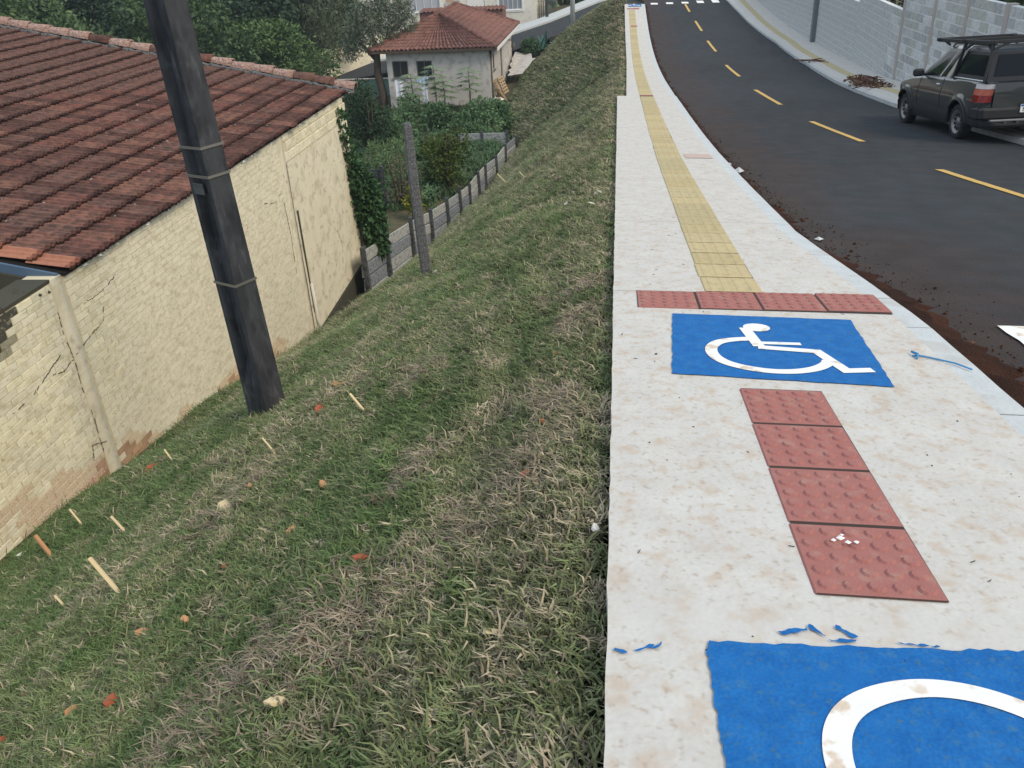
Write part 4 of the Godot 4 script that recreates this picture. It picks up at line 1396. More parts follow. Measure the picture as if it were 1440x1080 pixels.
func wavy_roof(m: M, a: Vector3, b: Vector3, c: Vector3, d: Vector3, wave: float, course: float):
	# quad a-b along the eaves, d-c above; barrel tile rows run up the slope, stepped at each course
	var n := int(a.distance_to(b) / wave)
	var rows := maxi(1, int(a.distance_to(d) / course))
	var up := (b - a).cross(d - a).normalized()
	if up.y < 0: up = -up
	for r in rows:
		var t0 := float(r) / rows
		var t1 := float(r + 1) / rows
		for i in n:
			var wob := rng.randf_range(-0.01, 0.01)
			m.tint(Color(1, 1, 1).lerp(Color(0.72, 0.66, 0.66), rng.randf() * rng.randf()) * rng.randf_range(0.85, 1.2))
			for k in 4:
				var u0 := (i + k / 4.0) / n
				var u1 := (i + (k + 1) / 4.0) / n
				var h0: float = [0.0, 0.07, 0.095, 0.07][k] + wob
				var h1: float = [0.07, 0.095, 0.07, 0.0][k] + wob
				var p0 := a.lerp(b, u0).lerp(d.lerp(c, u0), t0) + up * (h0 + 0.03)
				var p1 := a.lerp(b, u1).lerp(d.lerp(c, u1), t0) + up * (h1 + 0.03)
				var p2 := a.lerp(b, u1).lerp(d.lerp(c, u1), t1) + up * h1
				var p3 := a.lerp(b, u0).lerp(d.lerp(c, u0), t1) + up * h0
				m.out(p0, p1, p2, p0 - up)
				m.out(p0, p2, p3, p0 - up)
				m.out(p0, p1, p1 - up * 0.04, p0 + (d - a) * 0.1)
				m.out(p0, p1 - up * 0.04, p0 - up * 0.04, p0 + (d - a) * 0.1)

func build_small_house():
	var h := thing("small_house", "small grey rendered house with a hipped red clay tile roof", "house")
	var z0 := -44.0
	var z1 := -53.8
	var x0 := -11.45
	var x1 := -6.3
	var y0 := -7.3
	var y1 := -4.2
	var m := M.new()
	var ff := Transform3D(Basis(), Vector3(x0, y0, z0))
	# front wall with two window openings
	wall_with_holes(m, ff, x1 - x0, y1 - y0, [[0.27, 1.88, 1.07, 2.68], [1.50, 1.88, 2.29, 2.66]], 0.2)
	var rf := Transform3D(Basis(Vector3(0, 0, -1), Vector3.UP, Vector3(1, 0, 0)), Vector3(x1, y0, z0 - 0.2))
	wall_with_holes(m, rf, 9.4, y1 - y0, [[1.2, 1.9, 1.75, 2.65], [4.2, 0.9, 5.0, 2.75]], 0.2)
	m.bx(Vector3(x0 + 0.1, (y0 + y1) / 2, (z0 + z1) / 2 - 0.1), Vector3(0.2, y1 - y0, 9.4))
	m.bx(Vector3((x0 + x1) / 2, (y0 + y1) / 2, z1 + 0.1), Vector3(x1 - x0, y1 - y0, 0.2))
	obj("wall", m.done(), mats["house render"], h)
	var inside := M.new()
	inside.bx(Vector3((x0 + x1) / 2, y0 + 0.3, (z0 + z1) / 2), Vector3(x1 - x0 - 0.42, 0.1, 9.2))
	obj("floor", inside.done(), mats["house render"], h)
	window_part(h, ff, Vector2(0.67, 2.28), 0.8, 0.8, mats["window frame"], mats["dark window"], 1)
	window_part(h, ff, Vector2(1.895, 2.27), 0.79, 0.78, mats["window frame"], mats["dark window"], 1)
	window_part(h, rf, Vector2(1.475, 2.275), 0.55, 0.75, mats["window frame"], mats["dark window"], 0)
	var dr := M.new()
	dr.box(rf * Transform3D(Basis(), Vector3(4.6, 1.82, -0.07)), Vector3(0.76, 1.83, 0.05), 0.01)
	obj("door", dr.done(), mats["dark window"], h)
	var gp := M.new(true)
	gp.tube([Vector3(x1 + 0.06, y1 - 0.05, -44.35), Vector3(x1 + 0.06, y0 + 0.5, -44.35)], [0.04, 0.04], 8)
	obj("rain_pipe", gp.done(), mats["window frame"], h)
	# hipped roof
	var ex0 := -12.15
	var ex1 := -5.85
	var ez0 := -43.6
	var ez1 := -54.1
	var ey := -4.12
	var apex := Vector3(-9.15, -2.8, -46.9)
	var apex2 := Vector3(-9.0, -2.72, -51.0)
	var a := Vector3(ex0, ey, ez0)
	var b := Vector3(ex1, ey, ez0)
	var c := Vector3(ex1, ey, ez1)
	var d := Vector3(ex0, ey, ez1)
	var r := M.new()
	wavy_roof(r, a, b, apex, apex, 0.21, 0.36)
	wavy_roof(r, b, c, apex2, apex, 0.21, 0.36)
	wavy_roof(r, c, d, apex2, apex2, 0.21, 0.36)
	wavy_roof(r, d, a, apex, apex2, 0.21, 0.36)
	var ro := obj("roof", r.done(), mats["roof red"], h)
	var ut := M.new()
	for q in [[a, b], [b, c], [c, d], [d, a]]:
		ut.bar(q[0] + Vector3(0, -0.04, 0), q[1] + Vector3(0, -0.04, 0), 0.05, 0.12)
	ut.quad(a + Vector3(0, -0.1, 0), b + Vector3(0, -0.1, 0), c + Vector3(0, -0.1, 0), d + Vector3(0, -0.1, 0))
	obj("eaves", ut.done(), mats["bark"], h)
	var cap := M.new(true)
	for q in [[a, apex], [b, apex], [c, apex2], [d, apex2], [apex, apex2]]:
		var n := int(q[0].distance_to(q[1]) / 0.4)
		for i in n:
			var p: Vector3 = q[0].lerp(q[1], float(i) / n) + Vector3(0, 0.07, 0)
			var e: Vector3 = q[0].lerp(q[1], (i + 1.05) / n) + Vector3(0, 0.07, 0)
			cap.tint(Color(0.78, 0.74, 0.74) * rng.randf_range(0.75, 1.15))
			cap.tube([p, e], [0.12, 0.10], 8)
	obj("ridge_caps", cap.done(), mats["roof red"], ro)
	# white fascia on the side
	var fs := M.new()
	fs.bar(b + Vector3(0.05, -0.06, 0), c + Vector3(0.05, -0.06, 0), 0.03, 0.16)
	obj("fascia", fs.done(), mats["white frame"], h)
	var lb := M.new(true)
	lb.tube([Vector3(x1 + 0.02, -4.7, -51.7), Vector3(x1 + 0.3, -4.72, -51.7), Vector3(x1 + 0.34, -4.85, -51.7)], [0.03, 0.03, 0.03], 6)
	lb.tube([Vector3(x1 + 0.34, -4.85, -51.7), Vector3(x1 + 0.34, -5.1, -51.7), Vector3(x1 + 0.34, -5.25, -51.7)], [0.09, 0.12, 0.05], 8)
	obj("wall_lamp", lb.done(), mats["window frame"], h)
	# red shed roof behind
	var sh := thing("red_shed", "low shed with a dull red tiled front behind the small house", "shed")
	var sm := M.new()
	sm.bx(Vector3(-9.65, -5.1, -57.2), Vector3(5.2, 3.2, 1.6))
	obj("wall", sm.done(), mats["roof red"], sh)
	var st := M.new()
	wavy_roof(st, Vector3(-12.3, -3.52, -56.3), Vector3(-7.0, -3.52, -56.3), Vector3(-7.0, -3.44, -58.1), Vector3(-12.3, -3.44, -58.1), 0.25, 0.4)
	obj("roof", st.done(), mats["roof red"], sh)
	# washing on a line in front of the windows
	cloth("white_towel", "plain white towel hanging below the left window of the small house", "towel", Vector3(-10.83, -5.46, -43.62), 0.42, 0.82, mats["cloth"], 1)
	var sx := thing("washing_shirt", "pale blue shirt hanging on the line below the right window of the small house", "shirt", Vector3(-9.6, -5.3, -43.6))
	obj("body", cloth_mesh(0.36, 0.48, 2), mats["cloth blue"], sx, Transform3D(Basis(), Vector3(0, -0.02, 0)))
	for k in [-1.0, 1.0]:
		obj("sleeve", cloth_mesh(0.16, 0.3, 3), mats["cloth blue"], sx, Transform3D(Basis(Vector3.BACK, 0.35 * k), Vector3(0.2 * k, -0.03, 0.01)))
	cloth("white_cloth", "short white cloth hanging lowest on the line in front of the small house", "cloth", Vector3(-9.55, -5.82, -43.5), 0.32, 0.75, mats["cloth"], 5)
	var ln := M.new(true)
	ln.tube([Vector3(-11.4, -5.40, -43.62), Vector3(-10.3, -5.46, -43.62), Vector3(-8.8, -5.30, -43.6)], [0.008, 0.008, 0.008], 5)
	tag(obj("washing_line", ln.done(), mats["white plastic"]), "thin line carrying the washing across the front of the small house", "line")
	# pallets leaning on the side wall
	var places := [[Vector3(-5.92, -6.75, -45.3), 0.10, -0.34, 0.95], [Vector3(-5.80, -6.72, -46.4), -0.15, -0.40, 0.9], [Vector3(-5.65, -6.75, -44.6), 0.5, -0.62, 0.7]]
	var lab := ["wooden pallet leaning on the side wall of the small house, middle of three", "wooden pallet leaning on the side wall, furthest up the slope of three", "broken wooden pallet tipped lowest and nearest against the side wall"]
	for i in 3:
		var p := thing("pallet", lab[i], "pallet", places[i][0], "pallets against the small house")
		p.transform = Transform3D(Basis(Vector3.UP, places[i][1]) * Basis(Vector3.BACK, -places[i][2]), places[i][0])
		for k in 6:
			var s := M.new()
			s.bx(Vector3(0.03, 0.08 + k * 0.17 * places[i][3], 0), Vector3(0.02, 0.09, 1.0 * places[i][3]), 0.003)
			obj("slat", s.done(), mats["weathered wood"], p)
		for k in 3:
			var s := M.new()
			s.bx(Vector3(-0.02, 0.5 * places[i][3], (k - 1) * 0.44 * places[i][3]), Vector3(0.078, 1.0 * places[i][3], 0.07), 0.003)
			obj("bearer", s.done(), mats["weathered wood"], p)
	var rb := thing("rubble_sacks", "heap of pale rubble and torn sacks by the corner of the small house", "rubble", Vector3(-6.0, -6.85, -43.2))
	for k in 12:
		var s := M.new()
		clod(s, Vector3(rng.randf_range(-0.45, 0.45), rng.randf_range(0.1, 0.55), rng.randf_range(-0.3, 0.3)), rng.randf_range(0.12, 0.26))
		obj("sack" if k % 3 == 0 else "lump", s.done(), mats["white plastic"] if k % 3 == 0 else mats["weathered wood"], rb)

func cloth_mesh(w: float, hh: float, seed_: int) -> ArrayMesh:
	var m := M.new(true)
	for i in 8:
		for j in 8:
			var q := []
			for k in [[0, 0], [1, 0], [1, 1], [0, 1]]:
				var u := float(i + k[0]) / 8
				var v := float(j + k[1]) / 8
				q.append(Vector3((u - 0.5) * w * (1.0 - 0.06 * v), -v * hh, 0.035 * sin(u * 11.0 + seed_) * (0.3 + v)))
			m.quad(q[0], q[1], q[2], q[3])
	return m.done()

func cloth(n: String, label: String, cat: String, at: Vector3, w: float, hh: float, mt: Material, seed_: int):
	var o := obj(n, cloth_mesh(w, hh, seed_), mt, self, Transform3D(Basis(), at))
	tag(o, label, cat)

func build_far_buildings():
	# big pale house across the street
	var h := thing("white_house", "large pale cream house with white framed windows across the far street", "house")
	var m := M.new()
	var zf := -69.0
	var ff := Transform3D(Basis(Vector3.UP, 0.11), Vector3(-19.6, -8.2, zf + 1.2))
	var holes := [[1.4, 4.3, 2.4, 5.4], [4.0, 3.75, 6.35, 5.4], [8.35, 1.9, 9.7, 4.65], [10.75, 3.6, 12.5, 5.4]]
	wall_with_holes(m, ff, 13.6, 7.0, holes, 0.25)
	m.box(ff * Transform3D(Basis(), Vector3(0.1, 3.5, -4.3)), Vector3(0.25, 7.0, 8.0))
	m.box(ff * Transform3D(Basis(), Vector3(13.5, 3.5, -4.3)), Vector3(0.25, 7.0, 8.0))
	m.box(ff * Transform3D(Basis(), Vector3(6.8, 7.06, -4.0)), Vector3(14.4, 0.12, 9.0))
	obj("wall", m.done(), mats["cream paint"], h)
	window_part(h, ff, Vector2(1.9, 4.85), 1.0, 1.1, mats["white frame"], mats["dark window"], 1)
	var curt := mat("net curtain", S("b3b8c2"), 0.6)
	window_part(h, ff, Vector2(5.175, 4.575), 2.35, 1.65, mats["white frame"], curt, 3)
	window_part(h, ff, Vector2(11.625, 4.5), 1.75, 1.8, mats["white frame"], mat("grey pane", S("8d929b"), 0.3), 4)
	for q in [[5.175, 4.575, 2.65, 1.95], [11.625, 4.5, 2.05, 2.1]]:
		var t := M.new()
		for e in [[0, q[3] / 2 - 0.07, q[2], 0.14], [0, -q[3] / 2 + 0.07, q[2], 0.14], [-q[2] / 2 + 0.07, 0, 0.14, q[3] - 0.28], [q[2] / 2 - 0.07, 0, 0.14, q[3] - 0.28]]:
			t.box(ff * Transform3D(Basis(), Vector3(q[0] + e[0], q[1] + e[1], 0.02)), Vector3(e[2], e[3], 0.05))
		obj("window_surround", t.done(), mats["white frame"], h)
	var dr := M.new()
	dr.box(ff * Transform3D(Basis(), Vector3(9.02, 3.27, -0.06)), Vector3(1.3, 2.7, 0.06), 0.01)
	var door := obj("door", dr.done(), mats["white frame"], h)
	var hd := M.new()
	hd.box(ff * Transform3D(Basis(), Vector3(8.6, 3.2, 0.0)), Vector3(0.06, 0.22, 0.06), 0.01)
	obj("handle", hd.done(), mats["steel band"], door)
	for k in 22:
		var st := M.new()
		var yy := 2.2 + int(k / 2) * 0.33
		st.box(ff * Transform3D(Basis(), Vector3(7.0 + 0.53 * (k % 2) + (0.12 if int(k / 2) % 2 else 0.0), yy, 0.02)), Vector3(0.5, 0.3, 0.07 + rng.randf() * 0.03), 0.012)
		obj("stone", st.done(), [mats["weathered wood"], mats["worn brick"], mats["house render"]][rng.randi() % 3], h)
	var an := M.new()
	an.box(ff * Transform3D(Basis(), Vector3(14.0, 3.2, -2.2)), Vector3(0.8, 6.4, 3.4))
	obj("annex", an.done(), mats["wall plaster"], h)
	# boundary wall on the left of the street
	var bw := thing("cream_boundary_wall", "old cream boundary wall with a capping rail behind the tree on the left", "wall")
	var w := M.new()
	var a := Vector3(-18.35, -7.7, -54.6)
	var b := Vector3(-15.9, -7.7, -64.5)
	var hgt := Vector3(0, 2.2, 0)
	var t := Vector3(-0.2, 0, 0)
	w.loft([a, b, b + t, a + t], [a + hgt, b + hgt * 1.05, b + hgt * 1.05 + t, a + hgt + t])
	var c := Vector3(-21.5, -7.7, -53.4)
	w.loft([a + t, c, c + Vector3(0, 0, -0.2), a + t + Vector3(0, 0, -0.2)], [a + t + hgt, c + hgt, c + hgt + Vector3(0, 0, -0.2), a + t + hgt + Vector3(0, 0, -0.2)])
	obj("wall", w.done(), mats["wall plaster"], bw)
	var cp := M.new()
	cp.bar(a + hgt + Vector3(-0.1, 0.06, 0), b + hgt * 1.05 + Vector3(-0.1, 0.06, 0), 0.34, 0.12)
	obj("capping", cp.done(), mats["wall plaster"], bw)
	# low turquoise wall
	var tw := thing("turquoise_wall", "low turquoise painted wall beside the street left of the small house", "wall")
	var tq := M.new()
	tq.bx(Vector3(-15.2, -6.95, -50.3), Vector3(5.2, 1.1, 0.15))
	obj("wall", tq.done(), mats["teal paint"], tw)
	var tcp := M.new()
	tcp.bx(Vector3(-15.2, -6.37, -50.3), Vector3(5.3, 0.06, 0.22), 0.01)
	obj("capping", tcp.done(), mats["house render"], tw)
	# gate on the street
	var g := thing("metal_gate", "dark metal gate beside the far cream house", "gate", Vector3(-5.3, -6.0, -69.6))
	for k in 9:
		var q := M.new()
		q.bx(Vector3((k - 4) * 0.16, 0.95, 0), Vector3(0.07, 1.9, 0.03))
		obj("bar", q.done(), mats["window frame"], g)
	var fr := M.new()
	for e in [[0.0, 1.9, 1.5, 0.06], [0.0, 0.15, 1.5, 0.06], [0.0, 1.0, 1.5, 0.05]]:
		fr.bx(Vector3(e[0], e[1], 0.02), Vector3(e[2], e[3], 0.03))
	obj("frame", fr.done(), mats["window frame"], g)
	# a house far off among the trees
	var f := thing("hillside_house", "distant white house with a red roof half hidden in the trees", "house", Vector3(-51.0, -7.5, -112.0))
	var fm := M.new()
	fm.bx(Vector3(0, 1.0, 0), Vector3(4.6, 2.4, 4.0))
	var fw := obj("wall", fm.done(), mats["cream paint"], f)
	var fr2 := M.new()
	fr2.loft([Vector3(-2.7, 2.2, 2.4), Vector3(2.7, 2.2, 2.4), Vector3(2.7, 2.2, -2.4), Vector3(-2.7, 2.2, -2.4)], [Vector3(-2.7, 3.3, 0.05), Vector3(2.7, 3.3, 0.05), Vector3(2.7, 3.3, -0.05), Vector3(-2.7, 3.3, -0.05)])
	obj("roof", fr2.done(), mats["roof red"], f)
	for k in 2:
		var wn := M.new()
		wn.bx(Vector3(-1.1 + 2.2 * k, 1.1, 2.01), Vector3(0.9, 0.9, 0.06))
		obj("window", wn.done(), mats["dark window"], f)

# ---- trees
func make_tree(n: String, seed_: int, w: float, hgt: float, trunk: float, blobs: int, br: float, leaves: int, leaf: float, c0: Color, c1: Color, aspect := 0.5, droop := 0.0) -> Node3D:
	var t := Node3D.new()
	t.name = numbered(n, self)
	t.set_meta("plain", n)
	add_child(t, true)
	obj("trunk", trunk_mesh(trunk + hgt * 0.35, 0.05 + hgt * 0.014, 5, seed_, w * 0.55), mats["bark"], t)
	var bs := blob_set(seed_, blobs, w, hgt - br, trunk + br * 0.4, br)
	bs.append([Vector3(0, trunk + hgt * 0.45, 0), w * 0.55, 1.0])
	obj("crown", foliage(seed_ * 3, leaves, bs, leaf, c0, c1, aspect, droop), mats["leaf"], t)
	t.set_meta("category", "tree")
	t.set_meta("group", "trees behind the tiled roof")
	return t

func build_trees():
	var dk := Color(0.042, 0.078, 0.040)
	var md := Color(0.100, 0.150, 0.066)
	var ol := Color(0.125, 0.150, 0.085)
	var protos := [
		make_tree("broadleaf_tree", 101, 2.6, 5.5, 1.8, 16, 1.15, 9000, 0.24, dk, md),
		make_tree("dark_tree", 202, 2.0, 5.8, 1.6, 13, 1.0, 8000, 0.22, Color(0.026, 0.050, 0.032), Color(0.062, 0.095, 0.055)),
		make_tree("olive_tree", 303, 2.3, 4.6, 1.4, 15, 0.85, 7000, 0.18, Color(0.080, 0.102, 0.066), ol, 0.35),
		make_tree("spreading_tree", 404, 3.6, 5.0, 2.4, 20, 1.25, 10000, 0.26, Color(0.050, 0.098, 0.044), Color(0.125, 0.190, 0.072)),
	]
	# kind, x, ground, s, size, height factor, label
	var L := [
		[0, -23.5, -7.6, 38.0, 1.0, 1.0, "leafy green tree rising behind the left end of the tiled roof ridge"],
		[3, -27.5, -8.0, 36.5, 1.0, 1.1, "spreading tree at the far left edge behind the tiled roof"],
		[1, -30.5, -8.0, 45.0, 1.2, 1.1, "dark tree behind the spreading tree at the left edge"],
		[1, -26.5, -8.0, 47.0, 1.15, 1.0, "dark tree second from the left behind the roof, half covered by the leafy one"],
		[3, -24.5, -8.2, 51.0, 1.1, 1.05, "broad tree with brighter leaves between dark trees left of the big pole"],
		[0, -20.5, -7.8, 42.0, 1.1, 1.0, "full green tree directly left of the big pole above the roof"],
		[1, -19.0, -8.0, 47.5, 1.2, 1.1, "dark tree directly behind the top of the big pole"],
		[3, -17.5, -7.8, 43.5, 0.8, 0.9, "medium green tree just right of the big pole above the roof"],
		[1, -20.0, -8.2, 55.0, 1.35, 1.2, "tall dark tree in the middle of the tree line right of the pole"],
		[2, -17.5, -8.0, 49.5, 1.2, 1.25, "greyish olive tree right of the big pole in the tree line"],
		[1, -23.0, -8.3, 60.0, 1.3, 1.25, "tall dark tree behind the olive tree at the top of the picture"],
		[2, -18.8, -7.6, 57.0, 1.1, 1.2, "loose olive tree in front of the left corner of the cream house"],
		[1, -20.8, -8.0, 64.0, 1.2, 1.3, "dark narrow tree touching the left corner of the cream house"],
		[0, -27.5, -8.3, 57.0, 1.35, 1.2, "large leafy tree deep in the tree line behind the pole"],
		[1, -34.0, -8.3, 54.0, 1.4, 1.25, "large dark tree deep in the tree line at the upper left"],
		[2, -33.0, -8.3, 62.0, 1.4, 1.3, "tall olive tree deep in the tree line at the upper left"],
		[3, -38.5, -8.4, 60.0, 1.4, 1.2, "wide tree deepest at the upper left corner"],
		[2, -16.3, -7.5, 46.0, 0.7, 0.75, "small olive tree beside the end of the cream boundary wall"],
		[1, -17.5, -7.3, 41.5, 0.6, 0.6, "low dark bushy tree above the far corner of the tiled roof"],
		[0, -15.6, -7.2, 43.5, 0.5, 0.55, "low green bushy tree between tiled roof and cream boundary wall"],
		[1, 10.2, -3.3, 32.5, 0.8, 0.8, "dark tree behind the gap in the block wall above the roadway"],
		[0, 11.0, -2.6, 24.0, 0.85, 0.75, "dark green tree behind the high block wall at the right edge"],
		[1, 12.5, -3.0, 28.5, 1.0, 0.9, "dark tree standing behind the middle step of the block wall"],
		[3, 11.8, -2.0, 18.0, 0.9, 0.8, "spreading tree behind the block wall above the pickup"],
	]
	var used := {}
	for e in L:
		var p: Node3D = protos[e[0]]
		var at := Vector3(e[1], e[2], -e[3])
		var turn := rng.randf() * TAU
		var sc := Vector3(e[4], e[4] * e[5], e[4])
		if not used.has(e[0]):
			used[e[0]] = true
			p.transform = Transform3D(Basis(Vector3.UP, turn).scaled_local(sc), at)
			p.set_meta("label", e[6])
		else:
			p = copy_thing(p, at, turn, sc, e[6])
		if e[1] > 0: p.set_meta("group", "trees behind the block wall")
	# young palm-like tree with pale fronds
	var pt := thing("young_palm", "young pale green palm with upright fronds behind the roof ridge", "palm", Vector3(-15.6, -7.3, -38.5))
	var tr := M.new(true)
	tr.tube([Vector3(0, -0.3, 0), Vector3(0.03, 1.0, 0), Vector3(0, 2.4, 0)], [0.11, 0.09, 0.08], 8)
	obj("trunk", tr.done(), mats["bark"], pt)
	for k in 14:
		var a := TAU * k / 14.0 + rng.randf_range(-0.2, 0.2)
		obj("frond", frond(1.7 * rng.randf_range(0.8, 1.15), rng.randf_range(0.5, 1.25), Color(0.11, 0.16, 0.065), Color(0.19, 0.23, 0.09)), mats["leaf"], pt, Transform3D(Basis(Vector3.UP, a), Vector3(0, 2.35, 0)))
	# feathery tree by the small house
	var wt := thing("feathery_tree", "feathery grey green tree with drooping branches at the left corner of the small house", "tree", Vector3(-11.95, -7.2, -44.3))
	var tm := M.new(true)
	tm.tube([Vector3(0, -0.3, 0), Vector3(0.06, 1.0, 0), Vector3(-0.08, 2.0, 0.05), Vector3(-0.02, 3.0, 0), Vector3(-0.25, 4.2, 0.1)], [0.26, 0.21, 0.19, 0.16, 0.1], 9)
	tm.tube([Vector3(-0.02, 2.9, 0), Vector3(0.6, 3.7, -0.3), Vector3(1.2, 4.4, -0.5)], [0.13, 0.1, 0.05], 7)
	tm.tube([Vector3(-0.05, 2.6, 0), Vector3(-0.7, 3.4, 0.2), Vector3(-1.3, 3.9, 0.3)], [0.12, 0.08, 0.05], 7)
	obj("trunk", tm.done(), mats["bark"], wt)
	var bl := []
	for q in [[-0.2, 4.6, 0, 0.8], [0.6, 4.5, -0.5, 0.75], [1.1, 4.75, -0.9, 0.7], [-0.9, 4.2, 0.2, 0.65], [-1.2, 3.6, 0.2, 0.5], [-1.25, 3.0, 0.3, 0.35], [0.2, 5.1, -0.4, 0.6], [1.5, 4.2, -1.0, 0.5], [0.0, 3.9, 0.3, 0.6], [-0.6, 4.9, 0, 0.55], [0.7, 3.8, -0.5, 0.5], [1.3, 5.2, -1.0, 0.5], [-0.55, 3.35, 0.35, 0.35]]:
		bl.append([Vector3(q[0], q[1], q[2]), q[3], 1.0])
	obj("crown", foliage(88, 9000, bl, 0.17, Color(0.075, 0.105, 0.075), Color(0.150, 0.180, 0.120), 0.28, 0.9, 0.2), mats["leaf"], wt)
	# wood that closes the view
	var cl := foliage(900, 900, [[Vector3(0, 1.6, 0), 1.9, 0.85], [Vector3(1.4, 1.0, 0.3), 1.2, 0.85], [Vector3(-1.3, 1.1, -0.2), 1.3, 0.85]], 0.5, dk, md, 0.55)
	var buf := PackedFloat32Array()
	var n := 0
	for i in 900:
		var x := -105.0 + 112.0 * rng.randf()
		var s := 76.0 + 110.0 * rng.randf() * rng.randf()
		if x > -18.0 and s < 82.0: continue
		if Vector2(x + 51.0, s - 112.0).length() < 6.0 or (absf(x * 112.0 / s + 51.0) < 2.0 and s < 112.0 and s > 96.0): continue
		var sc := rng.randf_range(1.0, 2.2)
		var a := rng.randf() * TAU
		var c := cos(a) * sc
		var d := sin(a) * sc
		var g := rng.randf_range(0.7, 1.6)
		buf.append_array([c, 0, d, x, 0, sc * rng.randf_range(0.9, 1.7), 0, terrain_y(x, s) - 0.3, -d, 0, c, -s, g, g * rng.randf_range(0.9, 1.15), g, 1.0])
		n += 1
	stuff(tag(multi("distant_wood", cl, mats["leaf"], self, buf, n), "distant hillside wood closing the view behind the houses", "wood"))

func frond(l: float, rise: float, c0: Color, c1: Color) -> ArrayMesh:
	var m := M.new()
	var pts := []
	for i in 9:
		var t := i / 8.0
		pts.append(Vector3(cos(rise) * l * t * (0.6 + 0.4 * t), sin(rise) * l * t - 0.5 * l * t * t * t, 0))
	for i in 8:
		m.tint(c0)
		m.bar(pts[i], pts[i + 1], 0.025, 0.02)
		for sd in [-1.0, 1.0]:
			for k in 2:
				var b: Vector3 = pts[i].lerp(pts[i + 1], k * 0.5)
				var t := (i + k * 0.5) / 8.0
				var w := l * 0.30 * sin(PI * clampf(t * 0.85 + 0.12, 0, 1))
				var tip := b + Vector3(w * 0.55, -w * 0.25, sd * w)
				m.tint(c0.lerp(c1, rng.randf()))
				m.tri(b, tip, b + Vector3(0.07, 0, 0))
	return m.done()

func shrub(n: String, label: String, at: Vector3, w: float, h: float, leaves: int, leaf: float, c0: Color, c1: Color, aspect := 0.5, droop := 0.0, group := ""):
	var o := thing(n, label, "shrub", at, group)
	var seed_ := rng.randi() % 10000
	var m := M.new(true)
	for k in 6:
		var a := TAU * k / 6.0 + rng.randf()
		m.tube([Vector3(cos(a) * 0.08, -0.3, sin(a) * 0.08), Vector3(cos(a) * w * 0.2, h * 0.4, sin(a) * w * 0.2), Vector3(cos(a) * w * 0.36, h * 0.75, sin(a) * w * 0.36)], [0.035, 0.025, 0.008], 5)
	obj("stem", m.done(), mats["bark"], o)
	obj("foliage", foliage(seed_, leaves, blob_set(seed_, 14, w * 0.40, h * 0.62, h * 0.10, minf(w, h) * 0.24), leaf, c0, c1, aspect, droop), mats["leaf"], o)

